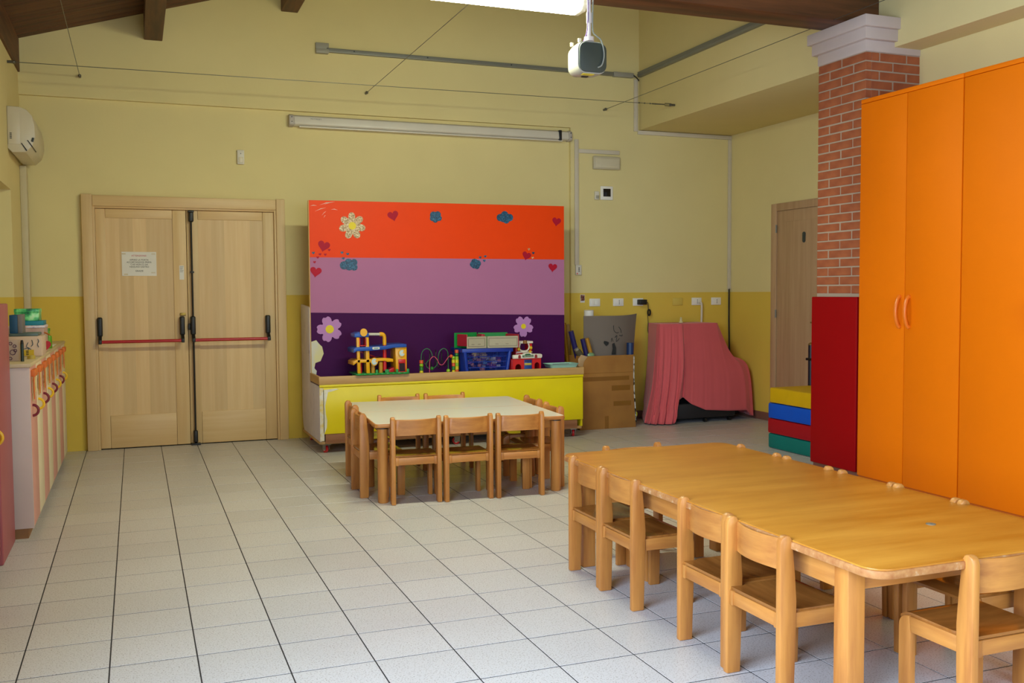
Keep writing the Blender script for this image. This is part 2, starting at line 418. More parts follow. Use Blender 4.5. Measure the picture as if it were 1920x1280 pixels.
for k, (off, z0, z1) in enumerate(((0.006, 2.957, 3.033), (0.036, 3.033, 3.11), (0.06, 3.11, 3.187))):
    obj('capital_course', box(B(), P0X-off, BX+0.02 if k else P1X, P0Y-off, P1Y+off, z0, z1, 0.004), PLASTER, core)
obj('skirting', box(B(), P0X-0.01, P1X, P0Y-0.01, P1Y+0.01, 0, 0.075, 0.003), BASEB, core)
core2 = pillar('brick_pillar', LW-0.05, -0.565, P0Y, P1Y, 1, 1.27, 2.957)
# --- skirting
struct('baseboard_right', box(B(), RW-0.012, RW, 5.84, 8.97, 0, 0.082, 0.003), BASEB)
struct('baseboard_back', box(B(), 4.26, RW-0.012, 8.957, 8.97, 0, 0.082, 0.003), BASEB)

# --- the double door (door_1)
d1 = struct('door_1', box(B(), DX0-0.0, DX0+0.03, 8.975, 9.14, 0, DTOP, .003), DOORW)
fr = B(); box(fr, -0.29, DX0+0.012, 8.955, 9.012, 0, 2.185, .006); obj('side_casing', fr, DOORW, d1)
fr = B(); box(fr, DX1-0.012, 1.40, 8.955, 9.012, 0, 2.185, .006); obj('side_casing', fr, DOORW, d1)
obj('head_casing', box(B(), DX0+0.013, DX1-0.013, 8.959, 9.012, DTOP-0.015, 2.178, .006), DOORH, d1)
obj('jamb', box(B(), DX1-0.03, DX1, 8.975, 9.14, 0, DTOP, .003), DOORW, d1)
obj('head_jamb', box(B(), DX0+0.03, DX1-0.03, 8.975, 9.14, DTOP-0.03, DTOP, .003), DOORH, d1)
YD = 9.0
def leaf(x0, x1, inner0, inner1):
    bm = B()
    box(bm, x0, inner0, YD, YD+0.045, 0.008, DTOP-0.032, .003); box(bm, inner1, x1, YD, YD+0.045, 0.008, DTOP-0.032, .003)
    lf = obj('door_leaf', bm, DOORW, d1)
    bm = B(); box(bm, inner0+.0015, inner1-.0015, YD, YD+0.045, 1.99, DTOP-0.032, .003); box(bm, inner0+.0015, inner1-.0015, YD, YD+0.045, 0.008, 0.29, .003)
    obj('rail', bm, DOORH, lf)
    # panel built of four veneer strips standing a little behind the stiles
    n = 5; ww = (inner1-inner0)/n
    for k in range(n):
        obj('veneer_panel', box(B(), inner0+k*ww, inner0+(k+1)*ww, YD+0.009, YD+0.035, 0.285, 1.995), DOORW, lf)
    return lf
lfL = leaf(DX0+0.031, 0.548, -0.105, 0.437)
lfR = leaf(0.552, DX1-0.031, 0.648, 1.205)
def panic(lf, x0, x1):
    zb = 0.932; yb = YD-0.10
    for x in (x0, x1):
        bm = B(); box(bm, x-0.021, x+0.021, YD-0.062, YD, 0.975, 1.14, 0.012, 3); obj('bar_housing', bm, BLACK, lf)
        bm = B(); prism(bm, [(YD-0.055, 0.99), (YD-0.02, 0.99), (YD-0.075, zb-0.018), (YD-0.118, zb-0.018), (YD-0.118, zb+0.016)], 'x', x-0.014, x+0.014, 0.005); obj('bar_arm', bm, BLACK, lf)
    obj('push_bar', cyl(B(), (x0+0.012, yb, zb), (x1-0.012, yb, zb), 0.0135, 14), REDBAR, lf)
panic(lfL, -0.168, 0.498); panic(lfR, 0.588, 1.232)
bm = B(); box(bm, 0.482, 0.53, YD-0.014, YD, 1.145, 1.17, .003); obj('lock_plate', bm, plain('brass_lock', '#a58a3c', 0.35, metal=0.6), lfL)
obj('strike', box(B(), 0.547, 0.567, YD-0.03, YD, 1.02, 1.075, .004), BLACK, lfR)
bm = B(); cyl(bm, (0.59, YD-0.028, 0.06), (0.59, YD-0.028, 0.985), 0.0085, 10); cyl(bm, (0.59, YD-0.028, 1.13), (0.59, YD-0.028, 1.99), 0.0085, 10)
box(bm, 0.573, 0.607, YD-0.04, YD, 1.52, 1.535, .003)
obj('vertical_rod', bm, BLACK, lfR)
bm = B(); box(bm, 0.57, 0.612, YD-0.05, YD, 1.965, 2.055, 0.012, 3); box(bm, 0.565, 0.617, YD-0.035, YD, 2.05, 2.066, .003); obj('rod_keeper', bm, BLACK, lfR)
bm = B(); box(bm, 0.572, 0.608, YD-0.05, YD, 0.02, 0.13, 0.012, 3); box(bm, 0.55, 0.63, YD-0.06, YD, 0.0, 0.016, .003); obj('rod_keeper', bm, BLACK, lfR)
# notice on the left leaf
n = tag(obj('paper_notice', box(B(), 0.018, 0.298, YD+0.004, YD+0.0085, 1.495, 1.702), PAPER), 'white paper notice taped on the left leaf of the double door', 'notice')
for i, (s, z, m) in enumerate((('ATTENZIONE!', 1.668, REDINK), ('APRIRE LA PORTA', 1.632, INK), ('ACCERTANDOSI PRIMA', 1.612, INK), ('CHE NON CI SIA', 1.592, INK), ('NESSUNO DIETRO', 1.572, INK), ('GRAZIE', 1.537, INK))):
    text('lettering', s, 0.019, (0.158, YD+0.0036, z), m, n)
tape = plain('clear_tape', '#cdbfa0', 0.25)
for x, z in ((0.035, 1.685), (0.275, 1.685), (0.27, 1.523), (0.05, 1.508)):
    obj('tape_piece', box(B(), x-0.016, x+0.016, YD+0.0032, YD+0.0045, z-0.006, z+0.006), tape, n)
n = tag(obj('door_sticker', box(B(), 0.486, 0.524, YD-0.002, YD, 1.462, 1.585), PAPER), 'narrow white printed sticker beside the meeting edge of the double door', 'sticker')
for k in range(5):
    obj('print_line', box(B(), 0.49, 0.52-0.004*(k % 3), YD-0.003, YD-0.0018, 1.575-k*0.011-0.002, 1.575-k*0.011+0.002), plain('grey_print', '#8c8c90', 0.7), n)

# --- single door in the right wall (door_2)
DW2 = wood('brownish_door_wood', '#c3a07c', '#b18d68', (22, 22, 1.0), 0.5, (0.3, 0.7), bump=0.02)
d2 = struct('door_2', box(B(), RW-0.025, RW, 8.13, 8.215, 0, 2.20, .004), DW2)
obj('side_casing', box(B(), RW-0.025, RW, 7.25, 7.335, 0, 2.20, .004), DW2, d2)
obj('head_casing', box(B(), RW-0.025, RW, 7.337, 8.128, 2.125, 2.20, .004), DW2, d2)
lf = obj('door_leaf', box(B(), RW-0.012, RW, 7.337, 8.128, 0.005, 2.123, .002), DW2, d2)
obj('door_panel', box(B(), RW-0.017, RW-0.010, 7.44, 8.005, 0.12, 2.012, .003), DW2, lf)
hb = B(); box(hb, RW-0.03, RW-0.012, 7.405, 7.44, 0.99, 1.06, .004); cyl(hb, (RW-0.055, 7.42, 1.025), (RW-0.055, 7.545, 1.028), 0.009, 10); cyl(hb, (RW-0.02, 7.42, 1.025), (RW-0.055, 7.42, 1.025), 0.009, 10)
obj('door_handle', hb, plain('brass_handle', '#9a8a5c', 0.35, metal=0.7), lf)
for z in (0.25, 1.1, 1.95): obj('hinge', cyl(B(), (RW-0.022, 8.132, z-0.04), (RW-0.022, 8.132, z+0.04), 0.009, 10), GREYM, lf)
hk = B(); pts = [(7.70+0.022*math.cos(a), 1.845+0.022*math.sin(a)+(0.03 if math.sin(a) > 0 else -0.03)) for a in [2*PI*i/20 for i in range(20)]]
prism(hk, pts, 'x', RW-0.026, RW-0.0165, .003)
hk2 = obj('coat_hook', hk, DGREY, lf)

# ================================================================== WALL FITTINGS
# projection screen housing
sc = thing('projection_screen', 'long white rolled-up projection screen case under the wall ledge', 'projection screen', (1.45, 9.01, 2.9))
SZ = lambda x: 0.0
bm = B(); prism(bm, [(-0.085, -0.035), (-0.075, 0.03), (-0.05, 0.045), (0, 0.045), (0, -0.05), (-0.06, -0.05)], 'x', 0.045, 2.765, 0.006); cs = obj('screen_case', bm, WHITEP, sc)
obj('weight_bar', box(B(), 0.09, 2.70, -0.075, -0.045, -0.064, -0.051, .003), WHITEP, sc)
for x0, x1 in ((0, 0.044), (2.766, 2.80)):
    e = B(); prism(e, [(-0.092, -0.04), (-0.08, 0.036), (-0.05, 0.05), (0, 0.05), (0, -0.056), (-0.065, -0.056)], 'x', x0, x1, 0.005); ec = obj('end_cap', e, plain('screen_end_grey', '#b9b0a8', 0.4), sc)
    for z in (-0.02, 0.022): obj('screw', cyl(B(), ((x0+x1)/2, -0.093, z), ((x0+x1)/2, -0.084, z), 0.005, 8), DGREY, ec)
obj('pull_strap', box(B(), 2.655, 2.685, -0.088, -0.02, -0.055, 0.047, .006), BLACK, sc)
text('lettering', 'M E T M E D Y', 0.016, (0.24, -0.0855, 0.012), plain('grey_print', '#8c8c90', 0.7), sc, rot=(PI/2+0.15, 0, 0))
# grey rail along the back wall with its end box, and its sister along the plaster beam
ALU = plain('aluminium_rail', '#85857c', 0.45, metal=0.25)
rl = thing('cable_rail', 'grey aluminium cable rail across the upper back wall with end box', 'cable rail', (1.70, 8.97, 3.51))
bm = B(); box(bm, 0.1, 3.24, -0.035, 0, 0.018, 0.056, .004); box(bm, 0.1, 3.24, -0.042, 0, 0.022, 0.03, .002); obj('rail_profile', bm, ALU, rl)
bm = B(); box(bm, 0.0, 0.115, -0.05, 0, 0.0, 0.04, .004); box(bm, 0.0, 0.12, -0.03, 0, 0.04, 0.098, .004); obj('end_box', bm, plain('end_box_grey', '#9a9688', 0.5), rl)
obj('joint_cover', box(B(), 3.02, 3.245, -0.045, 0, 0.012, 0.06, .004), plain('end_box_grey', '#9a9688', 0.5), rl)
for x in (0.35, 1.05, 1.9, 2.6): obj('rail_screw', cyl(B(), (x, -0.044, 0.04), (x, -0.034, 0.04), 0.006, 8), DGREY, rl)
r2 = thing('cable_rail', 'dark grey cable rail running along the upper plaster beam beside the corner', 'cable rail', (BX, 8.93, 3.53))
bm = B(); box(bm, -0.04, 0, -3.0, 0, 0.0, 0.055, .004); box(bm, -0.046, 0, -3.0, 0, 0.02, 0.028, .002); obj('rail_profile', bm, ALU, r2)
bm = tube(B(), smoothpath([(4.94, 8.94, 3.555), (4.97, 8.935, 3.535), (5.0, 8.94, 3.515), (5.015, 8.945, 3.50)]), 0.006); tag(obj('corner_cable', bm, BLACK), 'short black cable bridging the two grey rails at the corner', 'cable')
# white cable ducts
DUCT = plain('cream_duct', '#cfc4b0', 0.5)
t = thing('cable_duct', 'white duct stepping down the corner under the plaster beam to the dado', 'cable duct', (4.985, 8.97, 0))
obj('duct_length', box(B(), -0.02, 0.022, -0.022, 0, 2.985, 3.515, .003), DUCT, t)
obj('duct_length', box(B(), 0.024, 1.165, -0.022, 0, 2.955, 2.995, .003), DUCT, t)
obj('duct_length', box(B(), 1.128, 1.164, -0.022, 0, 1.35, 2.953, .003), DUCT, t)
t = thing('cable_duct', 'white duct hanging down from the right end of the screen case', 'cable duct', (4.31, 8.97, 0))
obj('duct_length', box(B(), -0.022, 0.022, -0.02, 0, 1.605, 2.87, .003), DUCT, t)
obj('duct_length', box(B(), 0.024, 0.485, -0.02, 0, 2.735, 2.775, .003), DUCT, t)
t = tag(obj('black_cable', tube(B(), smoothpath([(6.128, 8.955, 1.36), (6.128, 8.955, 1.0), (6.135, 8.955, 0.6), (6.12, 8.95, 0.08)]), 0.008), BLACK), 'black cable dropping down the corner behind the red cloth', 'cable')
# emergency light
em = thing('emergency_light', 'rectangular cream emergency light above the small black-screened thermostat', 'emergency light', (4.642, 8.97, 2.644))
obj('housing', box(B(), -0.152, 0.152, -0.04, 0, -0.066, 0.066, .010, 3), plain('aged_cream_plastic', '#c2b79c', 0.45), em)
df = obj('diffuser', box(B(), -0.138, 0.138, -0.047, -0.038, -0.052, 0.045, .006), plain('cream_diffuser', '#d2c7ab', 0.3), em)
for k in range(4): obj('diffuser_rib', box(B(), -0.07, 0.12, -0.049, -0.0465, -0.03+k*0.018, -0.024+k*0.018), plain('cream_diffuser', '#d2c7ab', 0.3), df)
obj('indicator', cyl(B(), (-0.105, -0.05, 0.0), (-0.105, -0.045, 0.0), 0.017, 16), plain('cream_diffuser', '#d2c7ab', 0.3), df)
t = thing('motion_sensor', 'small white wall sensor just left of the black-screened thermostat', 'sensor', (4.534, 8.97, 2.312))
obj('housing', box(B(), -0.024, 0.024, -0.03, 0, -0.042, 0.042, .006), WHITEP, t); obj('lens', box(B(), -0.016, 0.02, -0.034, -0.028, -0.033, 0.0, .003), plain('grey_lens', '#a6a294', 0.3), t)
t = thing('thermostat', 'square white thermostat with black screen on the yellow wall', 'thermostat', (4.65, 8.97, 2.34))
obj('housing', box(B(), -0.07, 0.07, -0.018, 0, -0.07, 0.07, .006), plain('bright_white_plastic', '#eeeae2', 0.4), t); obj('screen', box(B(), -0.042, 0.042, -0.0205, -0.017, -0.036, 0.044, .002), plain('black_screen', '#1a1414', 0.2), t)
t = thing('screen_control', 'white wall control with small red light below the hanging duct', 'control', (4.325, 8.97, 1.555))
obj('housing', box(B(), -0.032, 0.032, -0.028, 0, -0.052, 0.05, .005), WHITEP, t)
for k in range(3): obj('button', box(B(), -0.004, 0.008, -0.032, -0.027, -0.018+k*0.016, -0.008+k*0.016, .002), DGREY, t)
obj('indicator', cyl(B(), (-0.018, -0.031, -0.038), (-0.018, -0.027, -0.038), 0.007, 10), plain('red_indicator', '#e0503c', 0.4), t)
t = tag(obj('photo_card', box(B(), 4.353, 4.402, 8.966, 8.97, 1.222, 1.304), PAPER), 'little photo card stuck to the wall by the light switches', 'photo')
obj('print', box(B(), 4.356, 4.399, 8.9648, 8.9665, 1.24, 1.30), blotch('dark_photo', [(0.35, '#2a1a18'), (0.55, '#8a4a3c'), (0.7, '#c8b4a0')], 60), t)
t = thing('wall_detector', 'small cream wall box high up between the door and the board', 'sensor', (1.026, 9.01, 2.551))
obj('housing', box(B(), -0.031, 0.031, -0.03, 0, -0.063, 0.063, .006), WHITEP, t); obj('lens', box(B(), -0.02, 0.02, -0.034, -0.028, -0.05, 0.0, .004), plain('cream_diffuser', '#d2c7ab', 0.3), t)
obj('led', cyl(B(), (0, -0.033, 0.03), (0, -0.029, 0.03), 0.004, 8), DGREY, t)
def socket(x, label, kind, cat='socket', color=None):
    t = thing('wall_socket', label, cat, (x, 8.97, 1.222), 0, 'plates along the dado by the corner')
    pm_ = plain('bright_white_plastic', '#eeeae2', 0.4) if color is None else color
    obj('plate', box(B(), -0.061, 0.061, -0.012, 0, -0.04, 0.04, .005), pm_, t)
    if kind == 'switch':
        obj('rocker', box(B(), -0.042, -0.002, -0.016, -0.011, -0.024, 0.024, .003), pm_, t); obj('rocker', box(B(), 0.002, 0.042, -0.016, -0.011, -0.024, 0.024, .003), pm_, t)
    if kind in ('socket',):
        ins = obj('insert', box(B(), -0.042, 0.042, -0.0145, -0.011, -0.024, 0.024, .003), pm_, t)
        bm = B(); [box(bm, 0.004, 0.010, -0.0155, -0.014, z-0.005, z+0.005) for z in (-0.016, 0, 0.016)]; obj('pin_holes', bm, BLACK, ins)
    return t
socket(4.514, 'white double switch plate first from the photo card', 'switch', 'switch')
socket(4.785, 'white socket plate above the grey foam sheet with three dark holes', 'socket')
socket(5.016, 'white socket plate holding the black power adapter', 'socket')
socket(5.491, 'yellow painted-over blank plate above the red cloth', 'blank', 'plate', plain('painted_plate', '#d6bc55', 0.6))
socket(5.725, 'white socket plate with a white lead plugged in', 'socket')
socket(5.969, 'white socket plate nearest the black corner cable', 'socket')
t = thing('power_adapter', 'black power adapter plugged in the third plate with its looped lead', 'adapter', (5.045, 8.94, 1.222))
obj('adapter_body', box(B(), -0.046, 0.04, -0.05, 0.015, -0.028, 0.026, .006), BLACK, t)
pts = [(0.04, -0.02, 0.0), (0.062, -0.02, -0.01), (0.07, -0.015, -0.06), (0.068, -0.02, -0.09), (0.062, -0.02, -0.14), (0.07, -0.015, -0.22), (0.068, -0.012, -0.3), (0.095, -0.01, -0.39), (0.115, 0.0, -0.42)]
obj('lead', tube(B(), smoothpath(pts), 0.0035), BLACK, t)
bm = B()
for k in range(3): tube(bm, [(0.072+0.014*math.cos(a)+0.003*k, -0.02-0.005*k, -0.11+0.034*math.sin(a)) for a in [2*PI*i/14 for i in range(14)]], 0.004, 6, True)
obj('coiled_lead', bm, BLACK, t)
tag(obj('white_lead', tube(B(), smoothpath([(5.74, 8.945, 1.215), (5.765, 8.93, 1.2), (5.768, 8.93, 1.1), (5.765, 8.93, 0.985)]), 0.011), WHITEP), 'white lead hanging from its plug down behind the red cloth', 'cable')

# steel cables
def cable(name_label, p0, p1, both=True, turn=None):
    t = thing('steel_cable', name_label, 'steel cable')
    p0, p1 = Vector(p0), Vector(p1); d = (p1-p0).normalized()
    obj('wire', cyl(B(), p0, p1, 0.0026, 6), STEEL, t)
    for p, s in ((p0, 1), (p1, -1))[:2 if both else 1]:
        bm = B(); cyl(bm, p, p + d*s*0.035, 0.011, 10); ball(bm, p + d*s*0.045, 0.014, 10, 8); obj('anchor', bm, STEEL, t)
    if turn is not None:
        bm = B(); q = p1 - d*0.09; cyl(bm, q - d*0.16, q - d*0.02, 0.006, 8); side = Vector((0, 0, 1))
        for s in (-1, 1): cyl(bm, q - d*0.02 + side*0.011*s, q + d*0.05 + side*0.011*s, 0.004, 6)
        for k in range(4): ball(bm, q - d*(0.3-0.06*k), 0.0075, 8, 6)
        obj('turnbuckle', bm, STEEL, t)
    return t
cable('thin steel cable strung across the room just before the back wall', (LW, 8.23, 3.085), (BX, 8.257, 3.13), True, 1)
cable('thin steel cable running forward from the back wall nearest the left wall', (-0.268, 8.97, 3.158), (-0.268, -1.45, 3.158))
cable('thin steel cable running forward from the back wall above the screen case', (2.161, 8.97, 3.184), (2.161, -1.45, 3.184))
cable('thin steel cable running forward from the back wall past the brick pillar', (4.624, 8.97, 3.184), (4.675, -1.45, 3.20))

# air conditioner on the left wall
ac = thing('air_conditioner', 'white wall air conditioner high on the left wall near the corner', 'air conditioner', (LW, 8.1, 2.395))
prof = [(0, 0.03), (0.03, 0.0), (0.12, 0.005), (0.165, 0.05), (0.185, 0.12), (0.183, 0.2), (0.168, 0.275), (0.13, 0.32), (0.08, 0.338), (0, 0.34)]
bm = B(); prism(bm, [(x, z) for x, z in prof], 'y', 0.0, 0.8, 0.004); acb = obj('body', bm, plain('aged_white_casing', '#cdc2aa', 0.35), ac)
bm = B(); prism(bm, [(0.004, 0.06), (0.085, 0.06), (0.085, 0.335), (0.004, 0.337)], 'y', -0.006, 0.004, .003); obj('end_panel', bm, plain('aged_white_casing', '#cdc2aa', 0.35), ac)
bm = B(); [box(bm, 0.016, 0.03, -0.009, -0.005, 0.10+k*0.012, 0.106+k*0.012) for k in range(4)]; obj('vent_slots', bm, DGREY, acb)
bm = B(); prism(bm, [(0.09, 0.068), (0.095, 0.071), (0.13, 0.018), (0.124, 0.013)], 'y', -0.006, 0.3); prism(bm, [(0.132, 0.092), (0.136, 0.095), (0.168, 0.048), (0.163, 0.044)], 'y', -0.006, 0.3)
obj('outlet_slots', bm, BLACK, acb)
bm = B(); prism(bm, [(0.158, 0.085), (0.166, 0.115), (0.18, 0.11), (0.172, 0.08)], 'y', -0.007, 0.02, .002); obj('receiver', bm, DGREY, acb)
tag(obj('pipe_cover', box(B(), LW, LW+0.05, 8.86, 8.97, 0.97, 2.39, .006), plain('cream_trunking', '#c8bb98', 0.5)), 'cream trunking in the corner below the air conditioner', 'trunking')

# fluorescent fixtures
def fixture(x0, x1, y, z, label, group=None):
    t = thing('light_fixture', label, 'light fixture', (x0, y, z), 0, group)
    l = x1-x0
    obj('housing', box(B(), 0.01, l-0.01, -0.07, 0.07, 0.07, 0.115, .006), WHITEP, t)
    bm = B(); prism(bm, [(-0.085, 0.07), (-0.085, 0.03), (-0.05, 0.0), (0.05, 0.0), (0.085, 0.03), (0.085, 0.07)], 'x', 0.035, l-0.035, 0.006)
    d = obj('diffuser', bm, MATS.get('tube_diffuser') or emit('tube_diffuser', '#faffda', TUBE_L), t)
    for a, b_ in ((0, 0.034), (l-0.034, l)):
        bm = B(); prism(bm, [(-0.087, 0.072), (-0.087, 0.03), (-0.052, -0.002), (0.052, -0.002), (0.087, 0.03), (0.087, 0.072)], 'x', a, b_, 0.006); obj('end_cap', bm, plain('lamp_end_cap', '#e6e2d2', 0.4), t)
    return t
fixture(1.2, 2.765, 5.57, 3.07, 'lit fluorescent fixture under the tie beam beside the projector')
# projector
pj = thing('ceiling_projector', 'grey and white projector hanging on a pole from the tie beam', 'projector', (2.742, 5.38, 2.66), 0)
PW_ = plain('projector_white', '#aeaca4', 0.35)
def rr(w, h, r, n=5, cx=0, cz=0):
    pts = []
    for (sx, sz, a0) in ((1, 1, 0), (-1, 1, PI/2), (-1, -1, PI), (1, -1, 3*PI/2)):
        for i in range(n+1):
            a = a0 + PI/2*i/n; pts.append((cx + sx*(w/2-r) + r*math.cos(a), cz + sz*(h/2-r) + r*math.sin(a)))
    return pts
bm = B()
secs = [(0.0, 1.0), (0.04, 1.03), (0.11, 1.0), (0.16, 0.92), (0.19, 0.75)]
loops = [[bm.verts.new((x, yy, z)) for x, z in rr(0.19*s, 0.19*s, 0.05*s, 5, 0, 0.095)] for yy, s in secs]
for A, C in zip(loops, loops[1:]):
    for k in range(len(A)): bm.faces.new((A[k], A[(k+1) % len(A)], C[(k+1) % len(A)], C[k]))
bm.faces.new(loops[0]); bm.faces.new(loops[-1][::-1])
pb = obj('projector_body', bm, PW_, pj)
obj('front_grille', prism(B(), rr(0.182, 0.178, 0.045, 5, 0.002, 0.095), 'y', -0.012, 0.002, .004), plain('dark_green_grille', '#3c4541', 0.5), pj)
bm = B(); cyl(bm, (-0.02, 0.0, 0.19), (-0.02, 0.0, 0.215), 0.03, 16); cyl(bm, (-0.02, 0.0, 0.21), (-0.02, 0.0, 0.53), 0.012, 14); cyl(bm, (-0.02, 0.0, 0.30), (-0.02, 0.0, 0.36), 0.017, 14)
obj('pole', bm, plain('white_pole', '#d8d2d4', 0.3), pj)
obj('pole_bracket', box(B(), -0.06, 0.02, -0.03, 0.11, 0.525, 0.60, .004), WHITEP, pj)
obj('purple_cable', tube(B(), smoothpath([(-0.036, -0.01, 0.56), (-0.037, -0.012, 0.46), (-0.034, -0.014, 0.40), (-0.036, -0.012, 0.31), (-0.04, -0.01, 0.24), (-0.045, 0.03, 0.19)]), 0.004), plain('violet_cable', '#6a4a9a', 0.4), pj)
obj('grey_cable', tube(B(), smoothpath([(0.006, -0.01, 0.56), (0.0, -0.012, 0.42), (-0.002, -0.012, 0.26), (0.02, -0.014, 0.225), (0.05, -0.018, 0.20), (0.066, -0.02, 0.15), (0.07, -0.02, 0.10), (0.055, -0.02, 0.05), (0.03, -0.016, 0.035)]), 0.0045), plain('pale_cable', '#9aa098', 0.4), pj)
for (x, yy) in ((-0.075, 0.02), (-0.075, 0.13)): obj('foot', cyl(B(), (x, yy, 0.185), (x, yy, 0.207), 0.011, 10), WHITEP, pj)
obj('warning_label', box(B(), -0.055, 0.02, 0.01, 0.05, -0.0042, 0.003), plain('yellow_label', '#d8c840', 0.5), pj)
obj('lens_window', box(B(), -0.03, 0.01, 0.07, 0.1, -0.0062, 0.003, .003), BLACK, pj)

# ================================================================== LARGE FURNITURE
# orange wardrobes
def wardrobe(y_far, y_mid, y_near, label, handles):
    t = thing('wardrobe', label, 'wardrobe', (4.74, (y_far+y_near)/2, 0), 0, 'tall orange wardrobes')
    yo = (y_far+y_near)/2; H = 2.62
    obj('carcass', box(B(), 0.02, 0.50, y_near-yo+0.001, y_far-yo-0.001, 0.0, H-0.03, .003), ORANGE, t)
    obj('top_panel', box(B(), 0.0, 0.50, y_near-yo+0.001, y_far-yo-0.001, H-0.028, H, .003), ORANGE, t)
    for a, b_, hy in ((y_far, y_mid, y_mid+0.04), (y_mid, y_near, y_mid-0.04)):
        d = obj('door', box(B(), 0.0, 0.019, b_-yo+0.0022, a-yo-0.0022, 0.06, H-0.031, .0025), ORANGE, t)
        pts = []; z0, z1 = 1.09, 1.295
        for k in range(13):
            s = k/12; pts.append((-0.004-0.034*math.sin(PI*s)**0.7, hy-yo, z0+(z1-z0)*s))
        bm = B(); tube(bm, pts, 0.0115, 10); [cyl(bm, (0.0, hy-yo, z), (-0.012, hy-yo, z), 0.013, 12) for z in (z0+0.006, z1-0.006)]
        obj('handle', bm, plain('orange_handle', '#ee7a1c', 0.3), d)
    obj('plinth', box(B(), 0.012, 0.02, y_near-yo+0.002, y_far-yo-0.002, 0.0, 0.058), plain('orange_plinth', '#c9640f', 0.6), t)
    return t
wardrobe(5.33, 4.905, 4.455, 'tall orange two-door wardrobe with arched handles beside the brick pillar', True)
wardrobe(4.45, 3.90, 3.36, 'tall orange wardrobe next along from the pillar, beyond the handled pair', True)
# pillar padding
pd = thing('wall_padding', 'tall dark red padded cover on the brick pillar beside the wardrobe', 'padding', (4.785, 5.59, 0.07))
obj('padded_cover', box(B(), -0.04, 0.0, -0.235, 0.245, 0, 1.217, .008, 3), plain('dark_red_vinyl', '#960207', 0.6, 0.03, bump=0.05, bscale=300, spec=0.12), pd)
pd = thing('wall_padding', 'pink padded cover on the left pillar beside the lockers', 'padding', (-0.565, 5.59, 0.0))
obj('padded_cover', box(B(), 0.0, 0.045, -0.27, 0.235, 0, 1.292, .008, 3), plain('pink_vinyl', '#a4545a', 0.45, 0.05), pd)  # one even red-pink, paler than the other pillar's cover
# stacked foam mats
def foam(z0, z1, x, y1, hexc, label, wob):
    t = thing('foam_mat', label, 'mat', (x, 5.95, z0), 0, 'foam mats stacked beside the pillar')
    bm = box(B(), 0, 0.7, 0, y1-5.95, 0.0015, z1-z0-0.0015, 0.014, 3)
    bmesh.ops.subdivide_edges(bm, edges=[e for e in bm.edges if e.calc_length() > 0.3], cuts=8, use_grid_fill=True)
    for v in bm.verts:
        v.co.x += wob*0.004*math.sin(v.co.y*23+z0*40) if v.co.x < 0.03 else 0
        if 0.02 < v.co.y < y1-5.97 and v.co.z > (z1-z0)/2: v.co.z -= 0.003*wob*abs(math.sin(v.co.y*9+v.co.x*7))
    c = obj('cover', bm, plain('mat_vinyl_'+hexc.strip('#'), hexc, 0.5, 0.06, 9, bump=0.25, bscale=22, spec=0.2), t)
    obj('zip_seam', box(B(), -0.003, 0.003, 0.02, y1-5.95-0.02, 0.006, 0.012), plain('mat_seam_'+hexc.strip('#'), hexc, 0.6), c)
foam(0.0, 0.125, 5.12, 6.862, '#0f7068', 'teal green foam mat at the bottom of the stack', 0.3)
foam(0.125, 0.253, 5.118, 6.868, '#a3101c', 'dark red foam mat lying on the teal one', 0.5)
foam(0.253, 0.384, 5.12, 6.862, '#0d50c0', 'blue foam mat lying on the dark red one', 1.0)
foam(0.384, 0.515, 5.125, 6.845, '#cfa40e', 'yellow foam mat on top of the stack', 1.4)
# black post behind the mats
bp = thing('black_post', 'slim black post with clamp standing in front of the side door', 'post', (5.94, 7.34, 0))
obj('post_tube', cyl(B(), (0, 0, 0.03), (0, 0, 0.83), 0.026, 16), plain('navy_tube', '#181828', 0.35), bp)
obj('cap', ball(B(), (0, 0, 0.83), 0.027, 14, 8, (1, 1, 0.8)), plain('amber_cap', '#7a5a28', 0.4), bp)
bm = B(); box(bm, -0.035, 0.2, -0.045, -0.02, 0.69, 0.70, .002); box(bm, -0.035, 0.035, -0.035, 0.035, 0.685, 0.708, .004); cyl(bm, (0.03, -0.03, 0.83), (0.16, -0.03, 0.83), 0.006, 8); obj('clamp', bm, BLACK, bp)
obj('base_plate', cyl(B(), (0, 0, 0), (0, 0, 0.03), 0.12, 20), BLACK, bp)

# ------------------------------------------------------------------ lockers along the left wall
CREAMD = plain('cream_locker_door', '#e6d9ba', 0.45); PINKD = plain('pink_locker_door', '#d99c90', 0.45); WHITEL = plain('white_locker_panel', '#cbb8b0', 0.5)
MAROON = plain('maroon_ring', '#7a2434', 0.35); YELR = plain('yellow_ring', '#e8b818', 0.35)
ORT = plain('orange_card', '#d9702a', 0.6); CRC = blotch('cream_card', [(0.35, '#d3a24e'), (0.6, '#e2cd92')], 30, 0.6)
lk = thing('locker_unit', 'low row of children lockers with striped doors along the left wall', 'lockers', (-0.73, 5.87, 0))
XF = 0.30; NY = 8; Y0 = 0.02; WD = 0.345; LEN = Y0*2 + NY*WD
obj('side_panel', box(B(), 0, XF, 0, 0.019, 0.055, 0.94, .002), WHITEL, lk); obj('side_panel', box(B(), 0, XF, LEN-0.019, LEN, 0.055, 0.94, .002), WHITEL, lk)
obj('top_panel', box(B(), 0, XF+0.006, -0.003, LEN+0.003, 0.941, 0.962, .002), plain('locker_top', '#cbb68f', 0.45), lk)
obj('plinth', box(B(), 0.01, XF-0.03, 0.004, LEN-0.004, 0, 0.054), plain('brown_plinth', '#8d6238', 0.6), lk)
obj('back_panel', box(B(), 0, 0.012, 0.02, LEN-0.02, 0.055, 0.94), WHITEL, lk)
